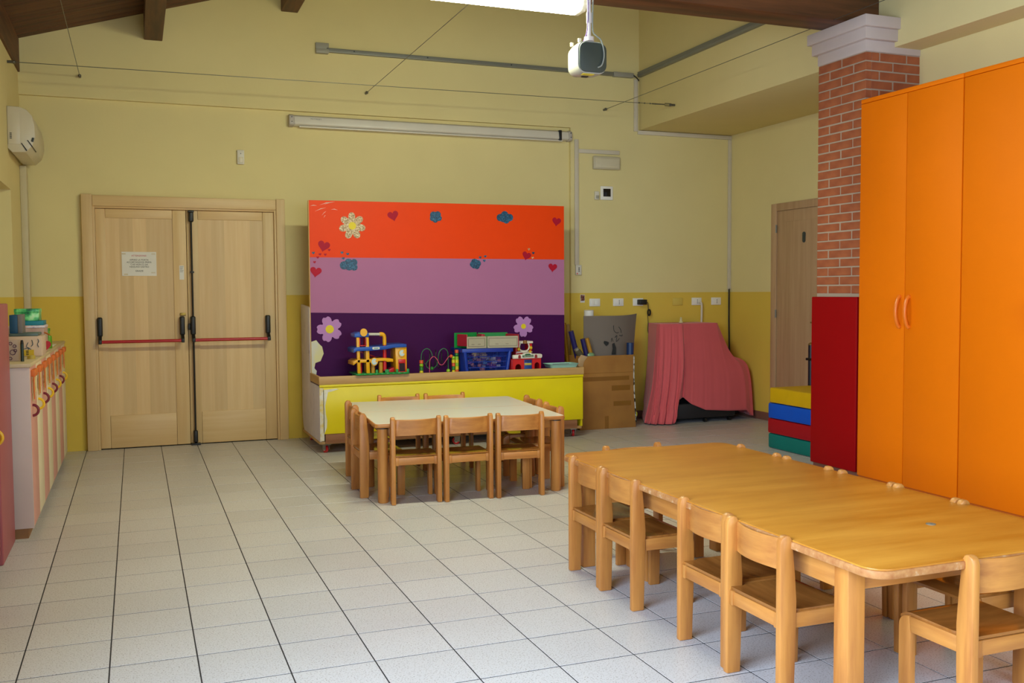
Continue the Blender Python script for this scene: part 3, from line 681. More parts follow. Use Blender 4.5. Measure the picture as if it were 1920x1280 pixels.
for k in range(NY):
    y0 = Y0 + k*WD
    d = obj('door', box(B(), XF-0.018, XF, y0+0.002, y0+WD-0.002, 0.06, 0.938, .002), PINKD if k % 2 == 0 else CREAMD, lk, label='pink locker door' if k % 2 == 0 else 'cream locker door')
    obj('ring_handle', tube(B(), [(XF+0.030*math.sin(a), y0+0.085, 0.695+0.030*math.cos(a)) for a in [PI*i/14 for i in range(15)]], 0.0075, 8), MAROON if k % 2 == 0 else YELR, d)
    bm = B(); box(bm, XF+0.001, XF+0.022, y0+0.05, y0+0.21, 0.885, 0.922, .002); obj('name_tag', bm, ORT, d)
    bm = B(); box(bm, XF+0.001, XF+0.012, y0+0.06, y0+0.2, 0.79, 0.885, .002)
    prism(bm, [(y0+0.075, 0.795), (y0+0.115, 0.795), (y0+0.095, 0.745)], 'x', XF+0.001, XF+0.01); prism(bm, [(y0+0.14, 0.795), (y0+0.18, 0.795), (y0+0.165, 0.76)], 'x', XF+0.001, XF+0.01)
    obj('drawing_card', bm, CRC, d)
    obj('ribbon', box(B(), XF+0.012, XF+0.017, y0+0.045, y0+0.06, 0.76, 0.89, .001), ORT, d)
lk2 = thing('locker_unit', 'near locker with dark pink door and yellow ring at the left edge', 'lockers', (-0.73, 4.28, 0))
obj('carcass', box(B(), 0, 0.18, 0, 1.03, 0.06, 0.96, .002), WHITEL, lk2); obj('plinth', box(B(), 0.01, 0.17, 0.004, 1.02, 0, 0.059), plain('brown_plinth', '#8d6238', 0.6), lk2)
for k in range(3):
    d = obj('door', box(B(), 0.181, 0.2, 0.003+k*0.343, 0.34+k*0.343, 0.06, 0.95, .002), plain('dark_pink_door', '#a23a4a', 0.45) if k != 1 else CREAMD, lk2, label='cream locker door' if k == 1 else 'dark pink locker door')
    obj('ring_handle', tube(B(), [(0.2+0.034*math.sin(a), 0.003+k*0.343+0.252, 0.65+0.034*math.cos(a)) for a in [PI*i/14 for i in range(15)]], 0.0085, 8), YELR, d)

# ------------------------------------------------------------------ things on the lockers
LT = 0.963
t = thing('drawing_box', 'white cardboard box with blue scribbles on the locker top', 'box', (-0.62, 6.55, LT))
obj('carton', box(B(), 0, 0.2, 0, 0.3, 0, 0.122, .003), plain('off_white_card', '#cfb39c', 0.7), t)
SCR = plain('blue_felt_pen', '#32505e', 0.6)
def stroke(parent, pts, r, mat, name='scribble'): return obj(name, tube(B(), smoothpath(pts, 4), r, 5), mat, parent)
stroke(t, [(0.125, -0.001, 0.085), (0.115, -0.001, 0.06), (0.13, -0.001, 0.05), (0.122, -0.001, 0.04)], 0.0022, SCR); stroke(t, [(0.145, -0.001, 0.1), (0.15, -0.001, 0.075), (0.14, -0.001, 0.06)], 0.0022, SCR)
stroke(t, [(0.178, -0.001, 0.105), (0.183, -0.001, 0.09), (0.176, -0.001, 0.075), (0.182, -0.001, 0.055)], 0.002, SCR); stroke(t, [(0.1, -0.001, 0.045), (0.12, -0.001, 0.05), (0.14, -0.001, 0.043)], 0.002, SCR)
lb = obj('yellow_label', box(B(), 0.085, 0.155, -0.0015, 0.001, 0.004, 0.04), plain('yellow_print', '#c9a818', 0.6), t)
for k in range(3): obj('print_line', box(B(), 0.112, 0.126, -0.0025, -0.001, 0.01+k*0.01, 0.015+k*0.01), INK, lb)
t = tag(obj('doodle_card', box(B(), -0.56, -0.492, 6.12, 6.135, LT, LT+0.122, .002), plain('grey_white_card', '#bfa794', 0.7)), 'white card with a purple doodle leaning by the pink padding', 'card')
DOO = plain('purple_felt_pen', '#5a3448', 0.6)
for (x, z, s) in ((-0.545, 0.1, 0.008), (-0.525, 0.085, 0.008), (-0.535, 0.05, 0.014), (-0.522, 0.06, 0.008), (-0.548, 0.015, 0.008)):
    o = obj('doodle', ring(B(), (x, 6.1195, LT+z), s, 0.0022, 'y', 12, 5), DOO, t)
t = thing('felt_pen', 'dark green felt pen standing upright on the near locker end', 'pen', (-0.483, 6.08, LT))
obj('barrel', cyl(B(), (0, 0, 0), (0, 0, 0.098), 0.009, 12), plain('dark_green_pen', '#1e3430', 0.4), t); obj('cap', cyl(B(), (0, 0, 0.098), (0, 0, 0.12), 0.0095, 12, 0.006), BLACK, t)
tag(obj('yellow_disc', cyl(B(), (-0.458, 6.3, LT), (-0.458, 6.3, LT+0.02), 0.022, 18), plain('yellow_lid', '#b8a040', 0.5)), 'small dull yellow lid lying before the scribbled box', 'lid')
tag(obj('flat_book', box(B(), -0.6, -0.442, 6.57, 6.82, LT+0.1225, LT+0.139, .003), blotch('grey_green_cover', [(0.4, '#4c5c58'), (0.6, '#5c7070')], 12)), 'thin grey green book lying on the scribbled white box', 'book')
t = thing('blue_carton', 'deep blue carton with grey side on the thin grey book', 'box', (-0.6, 6.6, LT+0.1395))
obj('carton_front', box(B(), 0, 0.045, 0, 0.18, 0, 0.112, .002), plain('deep_blue_card', '#0c4668', 0.5), t); obj('carton_side', box(B(), 0.0455, 0.07, 0, 0.18, 0, 0.115, .002), plain('grey_card', '#77706e', 0.6), t)
tag(obj('paper_box', box(B(), -0.66, -0.435, 6.9, 7.2, LT, LT+0.16, .003), blotch('pinkish_carton', [(0.4, '#b08c80'), (0.65, '#c8a898')], 10)), 'pinkish white carton standing behind the scribbled box', 'box')
tag(obj('paper_pad', box(B(), -0.64, -0.432, 6.92, 7.18, LT+0.161, LT+0.177, .002), blotch('colour_printed_paper', [(0.4, '#b8a0c0'), (0.55, '#e4dce0'), (0.65, '#e0a89c')], 25)), 'pad of pale printed paper under the teal box', 'paper')
tag(obj('teal_box', box(B(), -0.6, -0.44, 6.93, 7.17, LT+0.178, LT+0.206, .002), plain('teal_card', '#0e7f92', 0.5)), 'flat teal box under the green patterned box', 'box')
GRN = blotch('green_leaf_print', [(0.36, '#0e4a3c'), (0.48, '#35a35c'), (0.58, '#7fe08a'), (0.68, '#bff0b0')], 16, 0.35)
t = thing('green_gift_box', 'green patterned gift box with lid topping the pile on the lockers', 'box', (-0.61, 6.95, LT+0.207))
obj('box_body', box(B(), 0.002, 0.143, 0.003, 0.197, 0, 0.055, .002), GRN, t); obj('lid', box(B(), 0, 0.145, 0, 0.2, 0.052, 0.077, .003), GRN, t)
bm = B(); hp = []
for i in range(28):
    a = 2*PI*i/28; x = 16*math.sin(a)**3; z = 13*math.cos(a)-5*math.cos(2*a)-2*math.cos(3*a)-math.cos(4*a); hp.append((x, z))
def heart(cx, cz, s, rot=0.0):
    c, n_ = math.cos(rot), math.sin(rot)
    return [(cx + (x*c - z*n_)*s/32, cz + (x*n_ + z*c)*s/32) for x, z in hp]
prism(bm, heart(-0.435, LT+0.047, 0.088, 0.0), 'y', 6.94-0.09, 6.945-0.09); tag(obj('paper_heart', bm, plain('red_paper', '#b00618', 0.5)), 'big red paper heart propped at the locker front edge', 'heart')
t = thing('green_bottle', 'small green bottle standing behind the pinkish carton', 'bottle', (-0.455, 7.5, LT))
obj('bottle_body', lathe(B(), [(0.02, 0), (0.022, 0.01), (0.022, 0.08), (0.01, 0.1), (0.01, 0.12)]), plain('green_plastic', '#5a9a1c', 0.3), t); obj('cap', cyl(B(), (0, 0, 0.12), (0, 0, 0.14), 0.012, 12), plain('green_cap', '#4a8a18', 0.4), t)
tag(obj('orange_pencil', cyl(B(), (-0.52, 7.0, LT+0.14+0.03), (-0.40, 6.895, LT+0.115), 0.005, 8), plain('orange_pencil_paint', '#c8702a', 0.4)), 'orange pencil sticking out over the edge of the pinkish carton', 'pencil')
tag(obj('paper_sheet', box(B(), -0.62, -0.445, 7.75, 8.05, LT, LT+0.003), PAPER), 'white paper sheet lying at the far end of the lockers', 'paper')
# ------------------------------------------------------------------ painted board trolley
tr = thing('toy_trolley', 'wheeled yellow toy bench with a striped orange, lilac and purple board', 'toy trolley', (1.52, 8.03, 0))
WORNW = blotch('worn_white_panel', [(0.27, '#9a8a92'), (0.33, '#d0c8d0'), (0.7, '#dcd4d8')], 9, 0.6)
YEL = blotch('yellow_painted_panel', [(0.3, '#e2cc00'), (0.7, '#ecd800')], 3, 0.4)
PLY = wood('pale_ply', '#caa268', '#b88c50', (2.0, 20, 20), 0.5, (0.3, 0.7))
W_ = 2.41
obj('side_panel', prism(B(), [(0.0, 0.10), (0.0, 0.565), (0.425, 0.565), (0.425, 1.215), (0.88, 1.235), (0.88, 0.20), (0.84, 0.13), (0.80, 0.10)], 'x', 0.0, 0.02, .003), WORNW, tr, label='worn white side panel')
obj('side_panel', prism(B(), [(0.0, 0.10), (0.0, 0.565), (0.425, 0.565), (0.425, 1.215), (0.88, 1.235), (0.88, 0.20), (0.84, 0.13), (0.80, 0.10)], 'x', W_-0.02, W_, .003), YEL, tr)
obj('base_board', box(B(), 0.0, W_, 0.02, 0.88, 0.075, 0.099, .003), PLY, tr)
fp = obj('front_panel', box(B(), 0.004, W_-0.004, -0.018, -0.001, 0.165, 0.553, .003), YEL, tr)
obj('front_plinth', box(B(), 0.045, W_-0.06, -0.014, 0.003, 0.085, 0.163, .002), wood('red_brown_strip', '#a87450', '#8d5a3a', (2, 20, 20), 0.6), tr)
obj('corner_strip', box(B(), 0.0, 0.035, -0.0205, -0.018, 0.11, 0.55), blotch('peeling_paint', [(0.4, '#d8c070'), (0.55, '#ddd6c8')], 18), tr, label='strip of peeling paint')
bm = B(); prism(bm, [(0.03, 0.535), (0.13, 0.542), (0.16, 0.538), (0.10, 0.52), (0.07, 0.515), (0.06, 0.47), (0.045, 0.4), (0.05, 0.33), (0.06, 0.28), (0.055, 0.22), (0.04, 0.18), (0.03, 0.17)], 'y', -0.0205, -0.017)
obj('peeled_patch', bm, blotch('peeled_white', [(0.4, '#d6d0b4'), (0.6, '#e2ded4')], 12), tr, label='white patch where paint peeled')
obj('shelf_board', box(B(), 0.0, W_, 0.0, 0.425, 0.567, 0.600, .002), plain('dark_purple_shelf', '#4a2450', 0.6), tr)  # one even dark purple over the whole shelf
bm = B(); box(bm, -0.004, W_+0.004, -0.022, 0.0, 0.578, 0.645, .003); lp = obj('shelf_lip', bm, PLY, tr)
obj('lip_end', box(B(), -0.004, 0.016, 0.0005, 0.42, 0.578, 0.645, .002), wood('pale_ply_depthwise', '#caa268', '#b88c50', (20, 2, 20), 0.5, (0.3, 0.7)), tr)
obj('lip_end', box(B(), W_-0.016, W_+0.004, 0.0005, 0.42, 0.578, 0.645, .002), wood('pale_ply_depthwise', '#caa268', '#b88c50', (20, 2, 20), 0.5, (0.3, 0.7)), tr)
bm = B(); box(bm, 0.0, W_, -0.019, 0.0, 0.556, 0.577, .002); obj('yellow_rail', bm, YEL, tr)
obj('back_box', box(B(), 0.021, W_-0.021, 0.46, 0.86, 0.10, 1.21, .003), WORNW, tr)
# the board
BDY = 0.42
bd = obj('board', box(B(), 0.004, 2.418, BDY, BDY+0.03, 0.60, 2.135, .003), plain('board_edge_ochre', '#c8a060', 0.6), tr)
def stripe(za, zb, zc, zd, mat, name, label):
    bm = B(); prism(bm, [(0.012, za), (2.418, zb), (2.418, zd), (0.012, zc)], 'y', BDY-0.002, BDY+0.001); return obj(name, bm, mat, bd, label=label)
stripe(1.645, 1.64, 2.136, 2.146, plain('orange_stripe', '#ef4300', 0.45, 0.03, spec=0.2), 'stripe_sheet', 'orange sheet')
stripe(1.168, 1.113, 1.645, 1.64, plain('lilac_stripe', '#b0709a', 0.5, 0.03, spec=0.2), 'stripe_sheet', 'lilac sheet')
stripe(0.60, 0.60, 1.168, 1.113, plain('purple_stripe', '#430a4a', 0.55, 0.05, spec=0.15), 'stripe_sheet', 'dark purple sheet')
bm = B(); prism(bm, [(0.012, 0.63), (0.05, 0.625), (0.055, 0.66), (0.035, 0.685), (0.045, 0.73), (0.09, 0.745), (0.118, 0.81), (0.105, 0.87), (0.08, 0.895), (0.055, 0.928), (0.012, 0.915)], 'y', BDY-0.0035, BDY-0.001)
obj('torn_patch', bm, blotch('torn_paper', [(0.45, '#d9cf9a'), (0.6, '#cfcabc')], 8), bd, label='pale patch where purple paper tore off')
REDS = plain('red_sticker', '#b01230', 0.5, 0.1, spec=0.2); BLUG = blotch('blue_glitter', [(0.4, '#0e3654'), (0.58, '#175a82'), (0.78, '#5a98b8')], 110, 0.4); GOLDG = blotch('gold_glitter', [(0.35, '#8a6a3c'), (0.52, '#c8a878'), (0.7, '#f0e2c0')], 110, 0.3)
LILF = plain('lilac_foam', '#bb82c2', 0.6); YC = plain('yellow_foam', '#e6cf10', 0.5)
X0b = 1.52
def hs(x, z, s, rot=0, mat=REDS): obj('heart_sticker', prism(B(), heart(x-X0b, z, s, rot), 'y', BDY-0.0055, BDY-0.0015), mat, bd)
for a in ((2.273, 2.02, 0.10, 0.25), (3.86, 2.0, 0.09, -0.15), (1.654, 1.745, 0.105, -0.25), (3.551, 1.675, 0.088, -0.3), (1.581, 1.522, 0.10, -0.15), (3.818, 1.566, 0.09, -0.1)): hs(*a)
for x, z in ((1.70, 1.71), (1.62, 1.672), (1.666, 1.67), (1.60, 1.645), (1.572, 1.604)): hs(x, z, 0.024, 0.1)
for x, z in ((1.563, 1.683), (1.812, 1.688), (1.862, 1.676), (1.822, 1.638), (3.09, 1.655), (3.14, 1.665), (3.13, 1.625), (3.62, 1.70)): hs(x, z, 0.026, 0.1, BLUG)
for x, z in ((3.575, 1.735), (3.612, 1.655)): hs(x, z, 0.022, 0.0, GOLDG)
def cloud(x, z, lobes):
    pts = []
    for i in range(48):
        a = 2*PI*i/48; d = Vector((math.cos(a), math.sin(a))); best = 0.0
        for (lx, lz, r) in lobes:
            b_ = d.x*lx + d.y*lz; disc = b_*b_ - (lx*lx+lz*lz) + r*r
            if disc > 0: best = max(best, b_ + math.sqrt(disc))
        pts.append((x-X0b + d.x*best, z + d.y*best))
    obj('cloud_sticker', prism(B(), pts, 'y', BDY-0.0055, BDY-0.0015), BLUG, bd)
cloud(2.668, 2.014, [(-0.022, 0.018, 0.032), (0.018, 0.024, 0.03), (0.03, -0.008, 0.026), (-0.005, -0.024, 0.026), (-0.032, -0.012, 0.024)])
cloud(3.334, 2.024, [(0, 0.025, 0.036), (-0.045, 0.0, 0.034), (0.05, 0.002, 0.034), (0.015, -0.022, 0.032), (-0.015, -0.012, 0.03)])
cloud(1.872, 1.583, [(-0.005, 0.018, 0.034), (0.045, 0.02, 0.03), (-0.045, -0.006, 0.036), (0.045, -0.022, 0.03), (0.0, -0.016, 0.034)])
cloud(3.045, 1.593, [(-0.01, 0.018, 0.032), (0.022, 0.006, 0.03), (-0.03, -0.002, 0.026), (0.012, -0.02, 0.026), (-0.018, -0.016, 0.024)])
def flower(x, z, R, n, rp, mat, rot, cr_, notch=0.0):
    pts = []
    for i in range(n*12):
        a = 2*PI*i/(n*12) + rot; t_ = ((i % 12)+0.5)/12
        r = R*(0.40 + 0.60*math.sin(PI*t_)**0.5) * (1 - notch*math.exp(-((t_-0.5)/0.09)**2))
        pts.append((x-X0b + r*math.cos(a), z + r*math.sin(a)))
    f = obj('flower_sticker', prism(B(), pts, 'y', BDY-0.0055, BDY-0.0015), mat, bd)
    obj('flower_centre', prism(B(), [(x-X0b + cr_*math.cos(2*PI*i/20), z + cr_*math.sin(2*PI*i/20)) for i in range(20)], 'y', BDY-0.0085, BDY-0.0055), YC, bd)
flower(1.905, 1.922, 0.118, 7, 0, GOLDG, 0.3, 0.033)
flower(1.693, 1.021, 0.118, 5, 0, LILF, 0.05, 0.036, 0.12)
flower(3.515, 1.012, 0.105, 5, 0, LILF, 0.35, 0.024, 0.12)
# painted glints of wrinkled clear film at the board's top left corner
FILM = plain('film_glints', '#f4d8c8', 0.12)
bm = B()
for (xa, za, xb, zb) in ((0.02, 2.085, 0.08, 2.09), (0.10, 2.095, 0.22, 2.125), (0.14, 2.10, 0.24, 2.128), (0.06, 2.04, 0.16, 2.075), (0.12, 2.005, 0.16, 2.045), (0.135, 1.985, 0.155, 2.01), (0.20, 2.06, 0.26, 2.056)):
    m_ = ((xa+xb)/2, (za+zb)/2+0.006); prism(bm, [(xa, za), (m_[0], m_[1]-0.003), (xb, zb), (m_[0], m_[1]+0.002)], 'y', BDY-0.006, BDY-0.002)
obj('film_glint', bm, FILM, bd, label='painted glints on creases of clear film')
# casters
CR = plain('red_caster_tyre', '#c81c22', 0.4)
def caster(x, y_, rz):
    c = obj('caster', box(B(), -0.03, 0.03, -0.03, 0.03, 0.066, 0.0745, .002), GREYM, tr, (x, y_, 0))
    c.rotation_euler = (0, 0, rz)
    bm = B(); [box(bm, s*0.018-0.002, s*0.018+0.002, -0.02, 0.028, 0.025, 0.066, .001) for s in (-1, 1)]; obj('fork', bm, GREYM, c)
    wb = B(); m_ = Matrix.Rotation(PI/2, 4, 'Y'); t_ = B(); lathe(t_, [(0.026, -0.012), (0.033, -0.009), (0.033, 0.009), (0.026, 0.012)], seg=20)
    merge(wb, t_, Matrix.Translation((0, 0.012, 0.0335)) @ m_); obj('wheel', wb, CR, c)
    obj('hub', cyl(B(), (-0.0145, 0.012, 0.0335), (0.0145, 0.012, 0.0335), 0.018, 16), plain('white_hub', '#d8d0d0', 0.4), c)
caster(0.06, 0.05, 0.3); caster(W_-0.07, 0.06, -0.2); caster(1.215, 0.05, 1.35); caster(0.07, 0.80, 0.2); caster(W_-0.07, 0.80, 0.4)

# ================================================================== TOYS ON THE BENCH
SH = 0.6005
TY = plain('toy_yellow', '#e8a90c', 0.3); TB = plain('toy_blue', '#0f4fae', 0.3); TR = plain('toy_red', '#c41c24', 0.3); TG = plain('toy_green', '#128a3e', 0.35); TW = plain('toy_white', '#dcd6c6', 0.35); TT = plain('toy_yellow_shaded', '#b88418', 0.35)  # TT: toy yellow darkened, shade painted in for rear posts and columns
gx_, gy_ = 1.805, 8.005
g = thing('toy_garage', 'yellow, blue and red toy garage with ramps and lift tower', 'toy', (gx_, gy_, 0.6455)); g.scale = (0.9, 0.9, 1.0)
bm = B(); box(bm, 0.02, 0.53, -0.02, 0.30, 0.0, 0.015, .004)
for k in range(9): ball(bm, (0.05+k*0.055, -0.022, 0.008), 0.022, 10, 6, (1.3, 0.5, 0.45))
for x in (0.215, 0.305, 0.32, 0.41, 0.515): box(bm, x-0.012, x+0.012, -0.03, -0.012, 0.0, 0.045, .008)
obj('base', bm, TG, g)
bm = B(); [box(bm, x-0.015, x+0.015, 0.25, 0.29, -0.0447, 0.0, .003) for x in (0.06, 0.48)]; obj('rear_foot', bm, TG, g)
for (xa, xb, ya) in ((0.035, 0.062, 0.0), (0.118, 0.15, 0.0), (0.06, 0.088, 0.12), (0.128, 0.15, 0.12)):
    bm = B(); prism(bm, [(xa+0.004, 0.015), (xb+0.006, 0.015), (xb-0.002, 0.32), (xa-0.002, 0.32)], 'y', ya, ya+0.035, .004); obj('tower_post', bm, TY if ya == 0 else TT, g)
obj('tower_roof', prism(B(), [(0.012, 0.32), (0.148, 0.32), (0.148, 0.352), (0.12, 0.362), (0.05, 0.362), (0.012, 0.35)], 'y', -0.01, 0.17, .005), TB, g)
dk = obj('wheel_disc', cyl(B(), (0.095, -0.03, 0.36), (0.095, -0.01, 0.36), 0.033, 24), TY, g)
bm = B(); box(bm, 0.055, 0.068, 0.0, 0.1, 0.245, 0.315, .003); box(bm, 0.115, 0.128, 0.0, 0.1, 0.245, 0.315, .003); box(bm, 0.068, 0.115, 0.0, 0.1, 0.243, 0.252, .003); obj('lift_cage', bm, TR, g)
obj('glass_tube', cyl(B(), (0.148, 0.03, 0.342), (0.262, 0.03, 0.340), 0.012, 14), plain('silvery_tube', '#c8c4b4', 0.2), g)
obj('elbow_tube', tube(B(), [(0.258, 0.03, 0.34), (0.28, 0.03, 0.34), (0.292, 0.03, 0.336), (0.301, 0.03, 0.325), (0.304, 0.03, 0.31), (0.304, 0.03, 0.25)], 0.018, 14), TY, g)
obj('red_tube', cyl(B(), (0.304, 0.03, 0.03), (0.304, 0.03, 0.25), 0.017, 14), TR, g)
obj('red_tube', cyl(B(), (0.078, 0.06, 0.015), (0.078, 0.06, 0.12), 0.015, 14), TR, g)
bm = B(); prism(bm, [(0.0, 0.19), (0.03, 0.205), (0.16, 0.205), (0.30, 0.212), (0.38, 0.225), (0.505, 0.227), (0.505, 0.255), (0.38, 0.255), (0.30, 0.243), (0.16, 0.238), (0.03, 0.238), (0.0, 0.225)], 'y', -0.02, 0.26, .004); rd = obj('roof_deck', bm, TB, g)
obj('label_plate', prism(B(), rr(0.07, 0.02, 0.009, 4, 0.21, 0.2255), 'y', -0.0235, -0.019), TW, rd)
obj('label_print', box(B(), 0.19, 0.232, -0.0245, -0.023, 0.222, 0.229), plain('teal_print', '#2c7a90', 0.5), rd)
bm = B(); prism(bm, [(0.0, 0.085), (0.03, 0.105), (0.18, 0.105), (0.22, 0.112), (0.30, 0.115), (0.325, 0.105), (0.38, 0.105), (0.38, 0.13), (0.30, 0.14), (0.2, 0.138), (0.17, 0.132), (0.03, 0.132), (0.0, 0.115)], 'y', 0.0, 0.25, .004); md = obj('middle_deck', bm, TY, g)
def dial(parent, x, z, y_):
    obj('dial', cyl(B(), (x, y_, z), (x, y_-0.012, z), 0.034, 22), TY, parent)
    obj('dial_face', prism(B(), [(x, z)] + [(x + 0.026*math.cos(a), z + 0.026*math.sin(a)) for a in [0.8+5.2*i/16 for i in range(17)]], 'y', y_-0.015, y_-0.011), plain('dial_print', '#b8d4dc', 0.4), parent)
    obj('dial_centre', cyl(B(), (x, y_-0.0155, z), (x, y_-0.011, z), 0.012, 14), TW, parent)
dial(md, 0.195, 0.112, 0.0)
for x in (0.19, 0.265): obj('deck_column', cyl(B(), (x, 0.03, 0.015), (x, 0.03, 0.105), 0.02, 14), TT, g)
bm = B(); prism(bm, [(0.405, 0.015), (0.51, 0.015), (0.51, 0.228), (0.40, 0.228)], 'y', 0.0, 0.2, .004); tw = obj('lift_tower', bm, TY, g)
dial(tw, 0.46, 0.178, -0.001)
bm = B(); box(bm, 0.427, 0.498, -0.008, 0.0, 0.09, 0.125, .003); box(bm, 0.427, 0.435, -0.008, 0.0, 0.015, 0.09, .002); box(bm, 0.490, 0.498, -0.008, 0.0, 0.015, 0.09, .002); box(bm, 0.427, 0.505, -0.014, 0.0, 0.012, 0.02, .002); obj('red_doorway', bm, TR, tw)
obj('opening_shade', box(B(), 0.4355, 0.4895, -0.003, 0.0, 0.021, 0.0895), plain('doorway_shade', '#26101c', 0.8), tw)  # dark panel painted as the shade inside the doorway; the tower is solid
obj('ramp', prism(B(), [(0.075, 0.19), (0.085, 0.205), (0.25, 0.145), (0.245, 0.135)], 'y', 0.16, 0.22, .002), TR, g)
obj('ramp', prism(B(), [(0.33, 0.015), (0.33, 0.03), (0.40, 0.055), (0.40, 0.015)], 'y', 0.05, 0.16, .002), TR, g)
# bead maze
bz = thing('bead_maze', 'wire bead maze with green, pink and black loops on the bench', 'toy', (2.40, 8.14, SH))
obj('wooden_base', box(B(), 0.0, 0.40, -0.09, 0.12, 0, 0.024, .006), PLY, bz)
WG = plain('green_wire', '#2f7a48', 0.4); WP = plain('pink_wire', '#c84a6c', 0.4)
z0 = 0.024
obj('green_wire', tube(B(), smoothpath([(0.03, 0.0, z0), (0.03, 0.0, 0.17), (0.045, 0.0, 0.225), (0.08, 0.0, 0.245), (0.115, 0.0, 0.225), (0.13, 0.0, 0.17), (0.09, 0.02, 0.13), (0.085, 0.03, 0.09), (0.12, 0.03, 0.065), (0.165, 0.03, 0.08), (0.185, 0.02, 0.12), (0.188, 0.0, 0.19), (0.205, 0.0, 0.228), (0.24, 0.0, 0.242), (0.27, 0.0, 0.215), (0.275, 0.0, 0.16), (0.276, 0.0, z0)], 5), 0.0035, 6), WG, bz)
obj('pink_wire', tube(B(), smoothpath([(0.09, -0.05, z0), (0.09, -0.05, 0.10), (0.098, -0.05, 0.155), (0.13, -0.05, 0.178), (0.16, -0.05, 0.15), (0.18, -0.05, 0.11), (0.21, -0.05, 0.105), (0.24, -0.05, 0.14), (0.27, -0.05, 0.175), (0.30, -0.05, 0.17), (0.31, -0.05, z0)], 5), 0.0035, 6), WP, bz)
pts = []
for i in range(61):
    a = i/60; pts.append((0.07+0.22*a, 0.06+0.035*math.sin(2*PI*4*a), 0.145+0.082*math.cos(2*PI*4*a)*(0.6+0.4*math.sin(PI*a))))
pts = [(0.06, 0.06, z0)] + pts + [(0.36, 0.06, z0)]
obj('black_wire', tube(B(), pts, 0.004, 6), BLACK, bz)
BC = {'r': plain('bead_orange', '#d8582c', 0.35), 'g': plain('bead_green', '#2c7a2c', 0.35), 'l': plain('bead_lime', '#8cbc24', 0.35), 'y': plain('bead_yellow', '#d8c820', 0.35)}
def bead(c, col, x, y_, z, r=0.017, disc=False):
    b_ = cyl(B(), (x, y_, z-0.014), (x, y_, z+0.014), r*0.98, 14) if disc else ball(B(), (x, y_, z), r, 12, 8)
    obj('bead', b_, BC[col], bz)
for k, (c, d) in enumerate((('y', 0), ('g', 1), ('l', 0), ('r', 1))): bead(0, c, 0.03, 0.0, 0.042+k*0.03, 0.018, d)
bead(0, 'g', 0.135, 0.03, 0.068); bead(0, 'r', 0.288, -0.05, 0.176, 0.016); bead(0, 'l', 0.276, 0.0, 0.045, 0.018)
for k, (c, d) in enumerate((('y', 0), ('g', 1), ('r', 1), ('y', 1), ('l', 0))): bead(0, c, 0.308, -0.05, 0.042+k*0.03, 0.016, d)
bm = cyl(B(), (0.345, -0.03, z0), (0.345, -0.03, 0.22), 0.003, 6); obj('upright_wire', bm, WG, bz)
for k, (c, d) in enumerate((('r', 1), ('y', 1), ('l', 1), ('y', 1), ('l', 1), ('g', 0), ('r', 1))): bead(0, c, 0.345, -0.03, 0.042+k*0.029, 0.018, d)
# blue basket
bk = thing('blue_basket', 'blue slotted plastic basket full of small toys on the bench', 'basket', (2.785, 8.05, SH)); bk.scale = (0.95, 1, 1)
TBB = plain('basket_blue', '#10349a', 0.35)
Wt, Wb, Hb, Dt = 0.475, 0.41, 0.235, 0.30
def bpt(s, t_, z):           # point on the front plane
    half = (Wb + (Wt-Wb)*z/Hb)/2; return (Wt/2 + s*half, z)
bm = B()
cx_ = Wt/2
for side in (0, 1):
    for k in range(35):
        s = -0.97 + 1.94*k/34; pa, pb = bpt(s, 0, 0.02), bpt(s, 0, Hb-0.03)
        yb_ = (0.02, 0.0) if side == 0 else (Dt-0.02, Dt)
        tube(bm, [(pa[0], yb_[0], pa[1]), (pb[0], yb_[1], pb[1])], 0.0024, 4)
for k in range(20):
    y_ = 0.02 + (Dt-0.04)*k/19
    for s in (-1, 1):
        pa, pb = bpt(s, 0, 0.02), bpt(s, 0, Hb-0.03); tube(bm, [(pa[0], y_, pa[1]), (pb[0], y_, pb[1])], 0.0024, 4)
for z in (0.07, 0.12, 0.165):
    half = (Wb + (Wt-Wb)*z/Hb)/2
    box(bm, cx_-half, cx_+half, 0.012, 0.017, z-0.003, z+0.003); box(bm, cx_-half, cx_+half, Dt-0.017, Dt-0.012, z-0.003, z+0.003)
lo = obj('lattice', bm, TBB, bk); lo['kind'] = 'stuff'
for sg_ in (-1, 1):
    for (ya, yb_) in ((0.014, -0.004), (Dt-0.014, Dt+0.004)):
        a = bpt(sg_, 0, 0.0); b_ = bpt(sg_, 0, Hb-0.02); obj('corner_post', tube(B(), [(a[0]-sg_*0.012, ya, a[1]), (b_[0]-sg_*0.012, yb_, b_[1])], 0.017, 8), TBB, bk)
obj('bottom', box(B(), cx_-Wb/2, cx_+Wb/2, 0.012, Dt-0.012, 0, 0.022, .006), TBB, bk)
bm = B(); hw = Wt/2+0.015
box(bm, cx_-hw, cx_+hw, -0.018, 0.008, Hb-0.032, Hb+0.005, .006); box(bm, cx_-hw, cx_+hw, Dt-0.008, Dt+0.018, Hb-0.032, Hb+0.005, .006); box(bm, cx_-hw, cx_-hw+0.026, 0.0, Dt, Hb-0.032, Hb+0.005, .006); box(bm, cx_+hw-0.026, cx_+hw, 0.0, Dt, Hb-0.032, Hb+0.005, .006)
obj('rim', bm, TBB, bk)
toys = [thing('toy_jumble', 'jumble of coloured toy bits inside the blue basket', 'toys', (2.785, 8.05, SH+0.022))]; toys[0].scale = (0.94, 1, 1)
